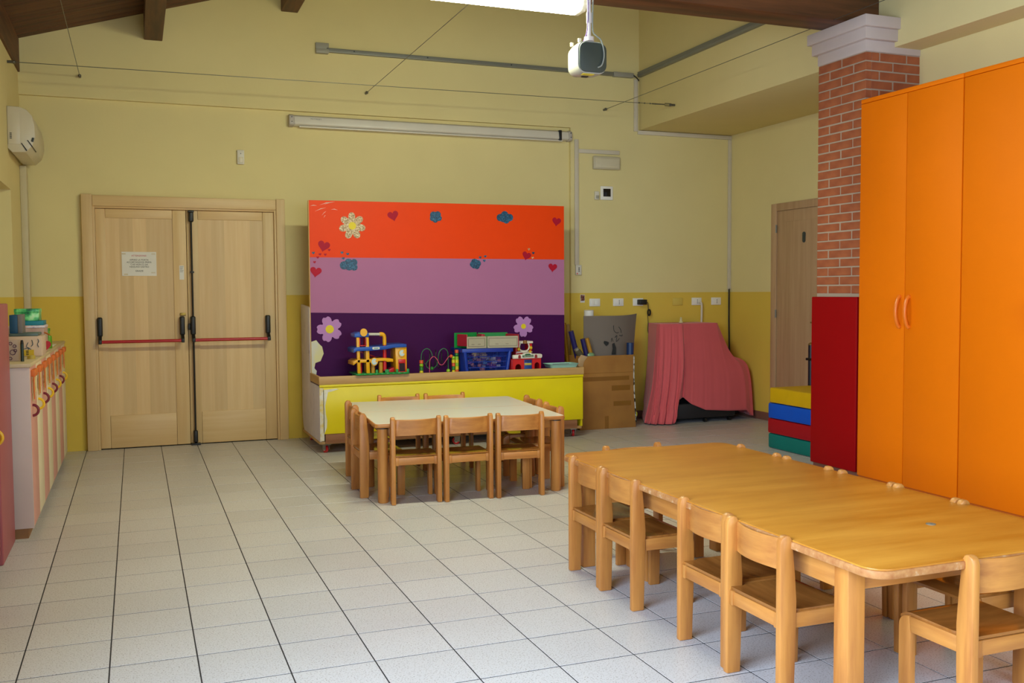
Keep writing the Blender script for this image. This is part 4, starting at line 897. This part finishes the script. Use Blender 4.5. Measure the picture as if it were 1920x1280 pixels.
for kk, col in enumerate(('#c8b070', '#7a2c6a', '#c07a5c', '#3a6a9a', '#c8c4c8')):
    bm = B()
    for k in range(16):
        x = random.uniform(0.055, 0.41); y_ = random.uniform(0.045, 0.25); z = random.uniform(0.014, 0.13)
        if kk == 0: x, z = random.uniform(0.16, 0.34), random.uniform(0.07, 0.15)
        m_ = Matrix.Translation((x, y_, z+0.012)) @ Matrix.Rotation(random.uniform(-0.2, 0.2), 4, 'X') @ Matrix.Rotation(random.uniform(0, 3), 4, 'Z')
        box(bm, -0.022, 0.022, -0.016, 0.016, -0.012, 0.012, .004, 1, m_)
    o = obj('toy_bits', bm, plain('bits_'+col.strip('#'), col, 0.4), toys[0]); o['kind'] = 'stuff'
# grey toy building lying on the basket
tbz = SH + Hb + 0.0055
tb = thing('toy_building', 'open grey and red toy building with green back lying across the basket', 'toy', (2.775, 8.03, tbz)); tb.scale = (0.97, 1, 1)
GREYT = plain('toy_stone_grey', '#a8a088', 0.55, bump=0.2, bscale=120); RT = plain('toy_dull_red', '#a82434', 0.4)
def panel(xa, ya, xb, yb_, z0, z1, th, mat, name):
    d = Vector((xb-xa, yb_-ya, 0)); l = d.length; a = math.atan2(d.y, d.x)
    m_ = Matrix.Translation((xa, ya, 0)) @ Matrix.Rotation(a, 4, 'Z')
    return obj(name, box(B(), 0, l, 0, th, z0, z1, .003, 1, m_), mat, tb), m_, l
p1, m1, l1 = panel(0.04, 0.0, 0.235, 0.012, 0.0, 0.105, 0.012, GREYT, 'front_wall')
p2, m2, l2 = panel(0.24, 0.012, 0.535, -0.03, 0.0, 0.105, 0.012, GREYT, 'front_wall')
for (pp, mm, ll) in ((p1, m1, l1), (p2, m2, l2)):
    bm = B()
    for z in (0.018, 0.088): box(bm, 0.015, ll-0.02, -0.002, 0.001, z-0.0015, z+0.0015, 0, 1, mm)
    for x in (0.015, ll-0.02): box(bm, x-0.0015, x+0.0015, -0.002, 0.001, 0.018, 0.088, 0, 1, mm)
    for x in (0.3, 0.62): box(bm, ll*x-0.014, ll*x+0.014, -0.002, 0.001, 0.035, 0.038, 0, 1, mm)
    obj('moulded_line', bm, plain('dark_groove', '#6a5c50', 0.7), pp)
panel(-0.01, 0.13, 0.04, 0.0, 0.02, 0.125, 0.01, RT, 'side_wall'); panel(0.535, -0.03, 0.48, 0.15, 0.0, 0.12, 0.01, RT, 'side_wall')
panel(-0.03, 0.14, 0.205, 0.19, 0.0, 0.135, 0.01, TG, 'back_wall'); panel(0.215, 0.19, 0.50, 0.17, 0.0, 0.13, 0.01, TG, 'back_wall')
obj('tower_block', box(B(), 0.195, 0.228, 0.04, 0.17, 0.02, 0.122, .003), RT, tb)
# fire station
fs = thing('toy_fire_station', 'red toy fire station with white tower arch and blue door', 'toy', (3.245, 8.035, SH)); fs.scale = (0.96, 1, 1.03)
bm = B(); arch = lambda cx, w_, h_: [(cx-w_/2, 0.0), (cx-w_/2, h_-w_/2)] + [(cx-w_/2*math.cos(a), h_-w_/2+w_/2*math.sin(a)) for a in [PI*i/8 for i in range(1, 8)]] + [(cx+w_/2, h_-w_/2), (cx+w_/2, 0.0)]
front = [(0.0, 0.0)] + arch(0.055, 0.058, 0.088) + [(0.115, 0.0), (0.115, 0.125), (0.195, 0.125), (0.195, 0.0)] + arch(0.245, 0.05, 0.098) + [(0.285, 0.0), (0.285, 0.135), (0.0, 0.135)]
prism(bm, front, 'y', 0.0, 0.014); obj('front_wall', bm, TR, fs)
bm = B(); box(bm, -0.004, 0.008, 0.014, 0.2, 0, 0.13, .003); box(bm, 0.277, 0.287, 0.014, 0.2, 0, 0.13, .003); box(bm, 0.0, 0.285, 0.19, 0.2, 0, 0.13, .003); obj('house_wall', bm, TR, fs)
dr = obj('door', box(B(), 0.116, 0.194, 0.004, 0.012, 0.0, 0.124, .002), plain('toy_door_blue', '#14408c', 0.4), fs)
bm = B(); [box(bm, 0.122+k*0.018, 0.132+k*0.018, 0.0025, 0.005, 0.105, 0.117) for k in range(4)]; obj('door_window', bm, plain('dark_window', '#1c1034', 0.3), dr)
pl = obj('door_plate', box(B(), 0.119, 0.19, 0.001, 0.005, 0.075, 0.094, .002), plain('mustard_plate', '#b8a440', 0.5), dr)
par = obj('parapet', prism(B(), [(0.0, 0.135), (0.0, 0.162), (0.008, 0.168), (0.10, 0.172), (0.112, 0.182), (0.18, 0.184), (0.19, 0.175), (0.28, 0.172), (0.294, 0.165), (0.294, 0.145), (0.285, 0.135)], 'y', -0.012, 0.02, .004), TW, fs)
sg = obj('sign', prism(B(), [(0.093, 0.146), (0.093, 0.164), (0.115, 0.166), (0.125, 0.176), (0.168, 0.176), (0.176, 0.166), (0.202, 0.165), (0.202, 0.148)], 'y', -0.015, -0.011), plain('sign_green', '#1c5c3c', 0.45), par)
text('lettering', 'FIRE STATION', 0.0145, (0.148, -0.0158, 0.1555), TW, par)
for x in (0.062, 0.228): obj('lamp', prism(B(), arch(x, 0.024, 0.03), 'y', -0.02, -0.011, .002, mat=Matrix.Translation((0, 0, 0.138))), plain('lamp_dark_red', '#8a1c1c', 0.4), par)
bm = B(); outer = [(0.055, 0.0), (0.225, 0.0), (0.222, 0.16), (0.058, 0.16)]
prism(bm, [(0.055, 0.13), (0.222, 0.13), (0.222, 0.195), (0.055, 0.195)], 'y', 0.06, 0.16, .003); prism(bm, [(0.055, 0.195), (0.09, 0.195), (0.095, 0.262), (0.055, 0.262)], 'y', 0.06, 0.16, .003); prism(bm, [(0.188, 0.195), (0.222, 0.195), (0.222, 0.262), (0.185, 0.262)], 'y', 0.06, 0.16, .003)
twr = obj('tower', bm, TR, fs)
obj('tower_roof', box(B(), 0.05, 0.228, 0.05, 0.165, 0.262, 0.282, .004), TW, fs)
bm = B(); tube(bm, smoothpath([(0.098, 0.055, 0.262), (0.09, 0.055, 0.235), (0.095, 0.055, 0.21), (0.115, 0.055, 0.198), (0.145, 0.055, 0.195), (0.172, 0.055, 0.202), (0.186, 0.055, 0.22), (0.188, 0.055, 0.24), (0.18, 0.055, 0.262)]), 0.007, 8); obj('window_arch', bm, TW, twr)
for x, z in ((0.082, 0.215), (0.205, 0.223)): obj('bell', ball(B(), (x, 0.05, z), 0.016, 12, 8, (1, 0.6, 1)), plain('bell_yellow', '#d8b414', 0.35), twr)
obj('ledge', box(B(), 0.06, 0.22, 0.05, 0.06, 0.182, 0.193, .002), TW, twr)
obj('bell', cyl(B(), (0.143, 0.045, 0.262), (0.143, 0.045, 0.29), 0.021, 14, 0.017), plain('brass_bell', '#8a5a1c', 0.35), twr)
obj('knob', ball(B(), (0.18, 0.01, 0.191), 0.013, 12, 8), plain('bell_yellow', '#d8b414', 0.35), fs)
# mint tray
ty = thing('mint_tray', 'shallow mint green tray lying on the right end of the bench lip', 'tray', (3.595, 8.0, 0.6455))
bm = B()
def rrp(w_, d_, r, z): return [Vector((x, y_, z)) for x, y_ in rr(w_, d_, r, 5, 0.15, 0.1)]
prof = [(0.26, 0.16, 0.03, 0.0), (0.29, 0.19, 0.035, 0.03), (0.305, 0.205, 0.04, 0.034), (0.295, 0.195, 0.038, 0.034), (0.28, 0.18, 0.03, 0.03), (0.25, 0.15, 0.025, 0.006)]
lp_ = [[bm.verts.new(v) for v in rrp(*p)] for p in prof]
for A, C in zip(lp_, lp_[1:]):
    for k in range(len(A)): bm.faces.new((A[k], A[(k+1) % len(A)], C[(k+1) % len(A)], C[k]))
bm.faces.new(lp_[0][::-1]); bm.faces.new(lp_[-1])
obj('tray_shell', bm, plain('mint_plastic', '#9fd4c4', 0.35), ty)
tag(obj('tray_brush', tube(B(), [(3.655, 8.08, 0.672), (3.835, 8.12, 0.668)], 0.006, 8), plain('dark_purple_plastic', '#5c5870', 0.4)), 'dark thin brush lying in the mint tray', 'brush')

# ================================================================== CARDBOARD BOX AND WHAT IT HOLDS
cb = thing('cardboard_box', 'big brown cardboard box with packing tape beside the toy bench', 'box', (4.06, 8.40, 0))
Wc, Hc, Dc = 0.60, 0.715, 0.44
obj('front_side', prism(B(), [(0.02, 0.0), (0.625, 0.0), (0.60, Hc), (0.02, Hc-0.003)], 'y', 0.0, 0.008, .002), CARD, cb)
obj('back_side', box(B(), 0.02, Wc, Dc-0.008, Dc, 0, Hc-0.02, .002), CARD, cb)
obj('left_side', box(B(), 0.02, 0.028, 0.009, Dc-0.009, 0, Hc, .002), CARD, cb); obj('right_side', prism(B(), [(0.009, 0), (Dc-0.009, 0), (Dc-0.009, Hc-0.02), (0.009, Hc)], 'x', 0.598, 0.606, .002), CARD, cb)
obj('bottom', box(B(), 0.02, Wc, 0.009, Dc-0.009, 0.0, 0.008), CARD, cb)
TAPE = plain('brown_tape', '#875a24', 0.22, 0.1)
for (xa, xb, za, zb) in ((0.03, 0.55, 0.47, 0.51), (0.36, 0.56, 0.37, 0.42), (0.38, 0.57, 0.22, 0.265), (0.285, 0.325, 0.0, 0.125), (0.03, 0.59, 0.545, 0.548)):
    obj('tape_strip', box(B(), xa, xb, -0.0015, 0.001, za, zb), TAPE, cb)
bm = B(); prism(bm, [(0.0, 0.60), (0.04, 0.58), (0.06, 0.66), (0.10, 0.71), (0.03, 0.73), (0.0, 0.69)], 'y', -0.004, 0.0, .001); obj('clear_film', bm, plain('shiny_film', '#b89870', 0.12), cb)
bm = B(); tube(bm, [(0.603, -0.002, 0.70), (0.60, -0.004, 0.5), (0.606, -0.004, 0.32), (0.612, -0.004, 0.25), (0.626, -0.003, 0.05)], 0.006, 6); obj('torn_edge', bm, blotch('black_white_tape', [(0.45, '#1c1c1c'), (0.55, '#c8c4bc')], 28), cb)
obj('yellow_trinket', ball(B(), (0.632, 0.02, 0.125), 0.026, 12, 8, (0.7, 0.8, 1.2)), plain('lime_plastic', '#b4b414', 0.4), cb, label='lime yellow trinket on a strap by the box edge')  # a trinket on a strap, parented to the box though no part of it
# grey foam sheet, gently curved, with black marks
N, Mm = 24, 6
gsx = lambda u: 4.245 + 0.565*u
bm = B(); G = []
for j in range(Mm+1):
    row = []
    for i in range(N+1):
        u = i/N; v = j/Mm
        x = 4.215 + 0.55*u + (0.065*u*u)*v**2 + 0.018*v*(1-u)*0
        y_ = 8.50 + 0.10*(2*u-1)**2 + 0.05*v*u - 0.0
        z = 0.30 + (0.795 + 0.015*abs(2*u-1)**2*u)*v
        row.append((x, y_, z))
    G.append(row)
fr_ = [[bm.verts.new(p) for p in row] for row in G]; bk_ = [[bm.verts.new((p[0], p[1]+0.006, p[2])) for p in row] for row in G]
for j in range(Mm):
    for i in range(N):
        bm.faces.new((fr_[j][i], fr_[j][i+1], fr_[j+1][i+1], fr_[j+1][i])); bm.faces.new((bk_[j][i], bk_[j+1][i], bk_[j+1][i+1], bk_[j][i+1]))
for i in range(N):
    bm.faces.new((fr_[0][i], bk_[0][i], bk_[0][i+1], fr_[0][i+1])); bm.faces.new((fr_[Mm][i], fr_[Mm][i+1], bk_[Mm][i+1], bk_[Mm][i]))
for j in range(Mm):
    bm.faces.new((fr_[j][0], fr_[j+1][0], bk_[j+1][0], bk_[j][0])); bm.faces.new((fr_[j][N], bk_[j][N], bk_[j+1][N], fr_[j+1][N]))
gs = tag(obj('foam_sheet', bm, plain('grey_foam', '#74685f', 0.8, 0.05)), 'curved grey foam sheet with black scrawls standing in the cardboard box', 'foam sheet')
def gp(u, z):
    v = (z-0.30)/0.80; return (4.215+0.55*u+0.065*u*u*v*v, 8.50+0.10*(2*u-1)**2+0.05*v*u-0.001, z)
for pts in ([(0.50, 1.0), (0.51, 0.95), (0.56, 0.925), (0.60, 0.93)], [(0.53, 0.88), (0.57, 0.90), (0.56, 0.84), (0.62, 0.87)], [(0.60, 0.985), (0.645, 0.955), (0.655, 0.925)], [(0.46, 0.84), (0.47, 0.875), (0.495, 0.84)], [(0.62, 0.90), (0.67, 0.895), (0.685, 0.905)]):
    obj('scrawl', tube(B(), smoothpath([gp(u, z) for u, z in pts], 4), 0.003, 5), INK, gs)
bm = B(); prism(bm, [gp(u, z)[0::2] for u, z in ((0.455, 0.715), (0.53, 0.715), (0.535, 0.78), (0.50, 0.83), (0.465, 0.82), (0.475, 0.77))], 'y', 8.493, 8.4985); prism(bm, [gp(u, z)[0::2] for u, z in ((0.31, 0.83), (0.36, 0.80), (0.40, 0.815), (0.41, 0.835), (0.37, 0.845), (0.32, 0.85))], 'y', 8.508, 8.512); obj('paint_smear', bm, INK, gs)
tag(obj('paper_roll', cyl(B(), (4.33, 8.72, 0.30), (4.30, 8.66, 1.15), 0.048, 20), PAPER), 'white paper roll poking up behind the grey foam sheet', 'roll')
tag(obj('blue_tube', cyl(B(), (4.64, 8.445, 0.5), (4.645, 8.445, 0.83), 0.035, 20), plain('dark_blue_tube', '#1c3460', 0.4)), 'short dark blue tube standing in front of the grey sheet', 'tube')
NAVY = plain('navy_foil', '#211c5a', 0.3); GOLD = plain('gold_foil', '#a87c1c', 0.25, metal=0.5)
tag(obj('wrapping_roll', cyl(B(), (4.20, 8.52, 0.35), (4.03, 8.50, 0.955), 0.026, 16), NAVY), 'navy wrapping roll leaning furthest toward the striped board', 'roll')
tag(obj('wrapping_roll', cyl(B(), (4.25, 8.46, 0.45), (4.135, 8.46, 0.88), 0.024, 16), NAVY), 'navy wrapping roll leaning against the gold one', 'roll')
tag(obj('wrapping_roll', cyl(B(), (4.30, 8.45, 0.45), (4.175, 8.45, 0.885), 0.021, 16), plain('gold_roll_foil', '#b8862c', 0.3, metal=0.3)), 'shiny gold wrapping roll tilted at the box corner', 'roll')
tag(obj('wrapping_roll', cyl(B(), (4.12, 8.70, 0.2), (4.015, 8.62, 1.03), 0.018, 16), GOLD), 'yellow foil roll peeking out behind the striped board', 'roll')
tag(obj('cardboard_tube', cyl(B(), (4.145, 8.80, 0.1), (4.125, 8.78, 1.01), 0.021, 16), plain('tube_card', '#a07a42', 0.7)), 'tall brown cardboard tube upright against the wall', 'tube')
t = thing('clear_jar', 'shiny jar lying in the box corner below the navy rolls', 'jar', (4.115, 8.47, 0.72))
m_ = Matrix.Rotation(-0.6, 4, 'Y'); bm = B(); t_ = B(); lathe(t_, [(0.03, -0.05), (0.032, -0.045), (0.032, 0.05), (0.022, 0.06)]); merge(bm, t_, m_); obj('jar_body', bm, plain('jar_glassy', '#5a5240', 0.08), t)
bm = B(); t_ = B(); lathe(t_, [(0.024, 0.06), (0.024, 0.08)]); merge(bm, t_, m_); obj('lid', bm, plain('jar_lid', '#b0a890', 0.2, metal=0.5), t)
bm = B(); ball(bm, (4.21, 8.43, 0.72), 0.03, 10, 8, (1.3, 0.7, 0.9)); tag(obj('green_wrapper', bm, plain('green_cellophane', '#7a9a70', 0.2)), 'crumpled pale green wrapper at the box corner', 'wrapper')

# ================================================================== CLOTH-COVERED STAND
st = thing('wheeled_stand', 'black wheeled stand hidden under the red cloth', 'stand', (5.0, 8.5, 0))
obj('cabinet', box(B(), 0.16, 0.68, 0.08, 0.42, 0.05, 0.985, .01), BLACK, st)
obj('side_case', box(B(), 0.72, 0.99, 0.06, 0.38, 0.05, 0.50, .02), plain('dark_case', '#1e1c1e', 0.5), st)
obj('front_case', box(B(), 0.12, 0.85, -0.09, 0.05, 0.045, 0.20, .02), plain('dark_case', '#1e1c1e', 0.5), st)
for x, y_ in ((0.14, -0.04), (0.5, -0.06), (0.8, -0.04), (0.22, 0.38), (0.9, 0.3)):
    c = obj('caster', cyl(B(), (x-0.012, y_, 0.024), (x+0.012, y_, 0.024), 0.0235, 14), BLACK, st)
# cloth: columns run round the front of the stand; rows fall from the top edge to the hem
keys = [  # s, then four points of the column from the top edge to the hem
    (0.00, (5.12, 8.93, 1.0), (5.11, 8.93, 0.7), (5.08, 8.93, 0.35), (5.03, 8.92, 0.02)),
    (0.10, (5.01, 8.56, 1.0), (4.985, 8.55, 0.7), (4.94, 8.54, 0.35), (4.85, 8.54, 0.012)),
    (0.16, (5.01, 8.50, 1.0), (4.995, 8.48, 0.7), (4.965, 8.46, 0.35), (4.89, 8.44, 0.012)),
    (0.28, (5.15, 8.49, 1.0), (5.13, 8.46, 0.7), (5.08, 8.43, 0.35), (5.00, 8.40, 0.012)),
    (0.35, (5.22, 8.485, 1.0), (5.21, 8.44, 0.7), (5.17, 8.40, 0.35), (5.10, 8.37, 0.012)),
    (0.375, (5.25, 8.48, 1.0), (5.24, 8.43, 0.75), (5.21, 8.39, 0.5), (5.16, 8.375, 0.25)),
    (0.41, (5.28, 8.49, 1.0), (5.28, 8.47, 0.75), (5.26, 8.44, 0.5), (5.23, 8.41, 0.265)),
    (0.48, (5.37, 8.50, 1.0), (5.37, 8.475, 0.72), (5.355, 8.44, 0.46), (5.32, 8.40, 0.195)),
    (0.58, (5.50, 8.50, 1.0), (5.52, 8.47, 0.7), (5.51, 8.43, 0.42), (5.48, 8.39, 0.13)),
    (0.70, (5.67, 8.50, 1.0), (5.73, 8.48, 0.72), (5.76, 8.43, 0.42), (5.74, 8.385, 0.11)),
    (0.78, (5.71, 8.54, 1.0), (5.83, 8.50, 0.72), (5.96, 8.44, 0.50), (5.98, 8.40, 0.10)),
    (0.84, (5.71, 8.60, 1.0), (5.83, 8.56, 0.70), (6.035, 8.48, 0.55), (6.07, 8.43, 0.035)),
    (1.00, (5.71, 8.93, 1.0), (5.84, 8.92, 0.70), (6.05, 8.90, 0.55), (6.10, 8.90, 0.06))]
def column(s):
    for a, b_ in zip(keys, keys[1:]):
        if a[0] <= s <= b_[0]:
            f = (s-a[0])/(b_[0]-a[0]); f = f*f*(3-2*f)*0.5 + f*0.5
            return [Vector(p).lerp(Vector(q), f) for p, q in zip(a[1:], b_[1:])]
bm = B(); NC = 170; V = []
for i in range(NC+1):
    s = i/NC; P4 = smoothpath(column(s), 9); NR = len(P4)-1
    amp = 0.016 if s < 0.34 else (0.012 if s < 0.42 else 0.0012)
    if s > 0.8: amp = 0.007
    ph = math.sin(s*2*PI*17) + 0.7*math.sin(s*2*PI*31+1.3)
    colv = []
    for j, P_ in enumerate(P4):
        v = j/NR; P_ = P_.copy()
        if j == 0: P_.z += 0.004
        lean = Vector((-0.25, -1, 0)) if s < 0.8 else Vector((1, -0.5, 0))
        P_ += lean*amp*ph*(v**1.1)
        if s < 0.36 and v > 0.85: P_.y -= 0.02*abs(math.sin(s*47+v*9)); P_.z = max(P_.z, 0.006)
        colv.append(bm.verts.new(P_))
    V.append(colv)
for i in range(NC):
    for j in range(NR): bm.faces.new((V[i][j], V[i][j+1], V[i+1][j+1], V[i+1][j]))
topc = [V[i][0] for i in range(NC+1)]
cen = bm.verts.new((5.32, 8.74, 1.004))
for i in range(NC): bm.faces.new((topc[i], topc[i+1], cen))
bm.faces.new((topc[NC], topc[0], cen))
CLOTH = plain('coral_red_cloth', '#d2585c', 0.85, 0.05, sheen=0.2, bump=0.1, bscale=260)
cl = obj('red_cloth', bm, CLOTH); sm = cl.modifiers.new('thickness', 'SOLIDIFY'); sm.thickness = 0.004; sm.offset = 1
for p in cl.data.polygons: p.use_smooth = True
tag(cl, 'coral red cloth draped over the black stand in the corner', 'cloth')
t = thing('white_figurine', 'tiny pale ornament standing on top of the red cloth', 'ornament', (5.35, 8.66, 1.008))
bm = B(); lathe(bm, [(0.022, 0.0), (0.024, 0.006), (0.012, 0.016), (0.014, 0.03), (0.008, 0.04)]); obj('figure_body', bm, plain('ivory_glaze', '#d8cfa0', 0.4), t); obj('figure_head', ball(B(), (0, 0, 0.047), 0.011, 10, 8), plain('ivory_glaze', '#d8cfa0', 0.4), t)

# ================================================================== TABLES
def rounded(w_, d_, r, n=6):
    return [(x, y_) for x, y_ in rr(w_, d_, r, n)]
# white-topped pair
CXT, CYT, RT1 = 2.185, 6.56, math.radians(-3.8)
def white_table(oy, label):
    c, s = math.cos(RT1), math.sin(RT1)
    t = thing('white_table', label, 'table', (CXT - s*oy, CYT + c*oy, 0), RT1, 'white topped tables pushed together')
    w_, d_ = 1.28, 0.651; zt = 0.51
    tp = obj('tabletop', prism(B(), rounded(w_, d_, 0.03), 'z', zt-0.026, zt-0.001, 0.006, 2), BEECHX, t, label='wooden table edge')
    obj('laminate', prism(B(), rounded(w_-0.014, d_-0.014, 0.026), 'z', zt-0.004, zt), LAMIN, tp)
    bm = B(); hx, hy = w_/2-0.075, d_/2-0.075
    for a in (-1, 1):
        obj('apron', box(B(), -hx, hx, a*hy-0.01, a*hy+0.01, zt-0.085, zt-0.027, .002), BEECHX, t); obj('apron', box(B(), a*hx-0.01, a*hx+0.01, -hy+0.011, hy-0.011, zt-0.085, zt-0.027, .002), BEECHY, t)
    for a in (-1, 1):
        for b_ in (-1, 1):
            x, y_ = a*(w_/2-0.055), b_*(d_/2-0.055)
            lg = obj('leg', lathe(B(), [(0.030, 0.0), (0.034, 0.006), (0.034, zt-0.036)], (x, y_, 0), 20), BEECH, t)
            obj('collar', cyl(B(), (x, y_, zt-0.0355), (x, y_, zt-0.0265), 0.037, 20), BLACK, lg)
white_table(-0.327, 'white topped kindergarten table nearer the camera, paired with its twin'); white_table(0.327, 'white topped kindergarten table nearer the toy bench, paired with its twin')
# long honey-coloured table
T2 = thing('long_table', 'long honey brown wooden kindergarten table with worn edges', 'table', (2.52, 3.24, 0))
w_, d_, zt = 0.94, 2.19, 0.54
tp = obj('tabletop', prism(B(), rounded(w_-0.012, d_-0.012, 0.065, 8), 'z', zt-0.006, zt, 0.002, 2), TOPW, T2)
obj('edge_band', prism(B(), rounded(w_, d_, 0.07, 8), 'z', zt-0.030, zt-0.0045, 0.006, 2), WORN, T2, label='scuffed wooden edge')
for a in (-1, 1):
    obj('apron', box(B(), a*(w_/2-0.085)-0.011, a*(w_/2-0.085)+0.011, -d_/2+0.2, d_/2-0.12, zt-0.125, zt-0.031, .003), BEECHY, T2)
obj('apron', box(B(), -w_/2+0.13, w_/2-0.13, -d_/2+0.206, -d_/2+0.228, zt-0.125, zt-0.031, .003), BEECHX, T2)
obj('apron', box(B(), -w_/2+0.13, w_/2-0.13, d_/2-0.125, d_/2-0.103, zt-0.125, zt-0.031, .003), BEECHX, T2)
for x in (-w_/2+0.062, w_/2-0.062-0.066):
    for y_ in (-d_/2+0.185, d_/2-0.075-0.066):
        obj('leg', box(B(), x, x+0.066, y_, y_+0.066, 0, zt-0.031, .005), BEECH, T2)
tag(obj('metal_washer', cyl(B(), (2.62, 2.52, zt), (2.62, 2.52, zt+0.002), 0.016, 16), plain('dull_washer', '#77705e', 0.6, metal=0.0)), 'small grey metal disc on the long table near its front end', 'disc')

# ================================================================== CHAIRS
CW = 0.325; TH = 0.028
ch = thing('small_chair', 'chair', 'chair', (0, 0, 0), 0)
post = [(0.0, 0.0), (0.056, 0.0), (0.062, 0.22), (0.064, 0.34), (0.058, 0.42), (0.05, 0.50), (0.045, 0.54), (0.036, 0.554), (0.020, 0.556), (0.006, 0.548), (0.0, 0.53), (0.0, 0.3)]
for s in (-1, 1):
    xa, xb = (-CW/2, -CW/2+TH) if s < 0 else (CW/2-TH, CW/2)
    obj('back_post', prism(B(), post, 'x', xa, xb, 0.006, 2), BEECH, ch)
    xa, xb = (-CW/2+0.006, -CW/2+0.03) if s < 0 else (CW/2-0.03, CW/2-0.006)
    R_ = 0.04; arc = [(0.302-R_+R_*math.cos(a), 0.300-R_+R_*math.sin(a)) for a in [PI/2*i/6 for i in range(7)]]
    obj('leg', prism(B(), [(0.250, 0.0), (0.299, 0.0), (0.302, 0.2)] + arc + [(0.256, 0.300), (0.250, 0.248)], 'x', xa, xb, 0.004, 2), BEECH, ch)
    obj('side_rail', prism(B(), [(0.0635, 0.250), (0.2495, 0.2485), (0.2555, 0.300), (0.0635, 0.300)], 'x', xa, xb, 0.0035, 2), BEECHY, ch)
bm = B(); box(bm, -CW/2+TH, CW/2-TH, 0.012, 0.034, 0.249, 0.296, .003)
rl_ = obj('rear_rail', bm, BEECHX, ch)
for s in (-1, 1): obj('tenon_block', box(B(), s*(CW/2-TH-0.01)-0.0095, s*(CW/2-TH-0.01)+0.0095, 0.008, 0.0375, 0.247, 0.298, .002), BEECH, rl_)
# dished plywood seat rolling down at the front
bm = B(); NX, NYs = 12, 12; grid = []
for j in range(NYs+1):
    row = []
    y_ = 0.014 + 0.286*j/NYs
    for i in range(NX+1):
        x = (-1+2*i/NX)*(CW/2-0.014 if y_ > 0.07 else CW/2-TH-0.001); u = x/(CW/2)
        dip = 0.009*(1-u*u)*math.sin(min(1, (y_-0.01)/0.24)*PI)
        z = 0.3095 - dip
        if y_ > 0.262: z -= 0.9*(y_-0.262)**2/0.04*0.5
        row.append((x, y_, z))
    grid.append(row)
tp_ = [[bm.verts.new(p) for p in r] for r in grid]; bt_ = [[bm.verts.new((p[0], p[1], p[2]-0.0095)) for p in r] for r in grid]
for j in range(NYs):
    for i in range(NX):
        bm.faces.new((tp_[j][i], tp_[j][i+1], tp_[j+1][i+1], tp_[j+1][i])); bm.faces.new((bt_[j][i], bt_[j+1][i], bt_[j+1][i+1], bt_[j][i+1]))
for i in range(NX):
    bm.faces.new((tp_[0][i], bt_[0][i], bt_[0][i+1], tp_[0][i+1])); bm.faces.new((tp_[NYs][i], tp_[NYs][i+1], bt_[NYs][i+1], bt_[NYs][i]))
for j in range(NYs):
    bm.faces.new((tp_[j][0], tp_[j+1][0], bt_[j+1][0], bt_[j][0])); bm.faces.new((tp_[j][NX], bt_[j][NX], bt_[j+1][NX], tp_[j+1][NX]))
obj('seat', bm, SEATM, ch)
# curved backrest
bm = B(); nb = 14; prof_ = [(0.0, 0.432), (0.0, 0.532), (0.003, 0.536), (0.008, 0.536), (0.011, 0.532), (0.011, 0.432)]
L_ = []
for i in range(nb+1):
    u = -1+2*i/nb; x = u*(CW/2-TH+0.004); yo = 0.040 - 0.032*(1-u*u)
    L_.append([bm.verts.new((x, yo+a, z + (0.004*(1-u*u) if z < 0.45 else 0))) for a, z in prof_])
for A, C in zip(L_, L_[1:]):
    for k in range(6): bm.faces.new((A[k], A[(k+1) % 6], C[(k+1) % 6], C[k]))
bm.faces.new(L_[0]); bm.faces.new(L_[-1][::-1])
obj('backrest', bm, BEECHX, ch)
first = [True]
def chair(x, y_, deg, label, group):
    if first[0]:
        first[0] = False; ch.location = (x, y_, 0); ch.rotation_euler = (0, 0, math.radians(deg)); tag(ch, label, 'chair', group); return ch
    return copy_tree(ch, (x, y_, 0), math.radians(deg), label, group)
GA, GB = 'chairs around the white tables', 'chairs around the long table'
# round the white tables
chair(1.752, 5.878, -3.5, 'wooden chair at the front of the white tables, nearest the double door', GA)
chair(2.092, 5.845, -1.0, 'wooden chair at the front of the white tables, middle of three', GA)
chair(2.436, 5.815, -4.0, 'wooden chair at the front of the white tables, nearest the long table', GA)
chair(1.455, 6.335, -91, 'wooden chair on the door side of the white tables, nearer the camera', GA)
chair(1.515, 6.83, -92, 'wooden chair on the door side of the white tables, nearer the bench', GA)
chair(2.845, 6.17, 86, 'wooden chair on the wardrobe side of the white tables, nearer the camera', GA)
chair(2.89, 6.65, 86, 'wooden chair on the wardrobe side of the white tables, nearer the bench', GA)
chair(1.99, 7.26, 177, 'wooden chair behind the white tables in front of the garage toy', GA)
chair(2.35, 7.235, 177, 'wooden chair behind the white tables in front of the bead maze', GA)
# round the long table
chair(2.028, 4.028, -90, 'wooden chair on the aisle side of the long table, farthest from the camera', GB)
chair(2.020, 3.69, -90, 'wooden chair on the aisle side of the long table, second from its far end', GB)
chair(2.026, 3.025, -90, 'wooden chair on the aisle side of the long table, third from its far end', GB)
chair(2.012, 2.688, -90, 'wooden chair on the aisle side of the long table, nearest the camera', GB)
chair(2.475, 4.40, 180, 'wooden chair at the far end of the long table, only its back showing', GB)
chair(3.005, 4.005, 90, 'chair on the wardrobe side of the long table, before the teal mat', GB)
chair(3.000, 3.625, 90, 'chair on the wardrobe side of the long table, before the red padding', GB)
chair(2.998, 3.235, 90, 'chair on the wardrobe side of the long table, third from its far end', GB)
chair(3.000, 2.905, 90, 'chair on the wardrobe side of the long table, fourth from its far end', GB)
chair(3.000, 2.575, 90, 'chair on the wardrobe side of the long table, its front legs showing below', GB)
chair(2.545, 2.115, 0, 'wooden chair at the near end of the long table, its back to the camera', GB)
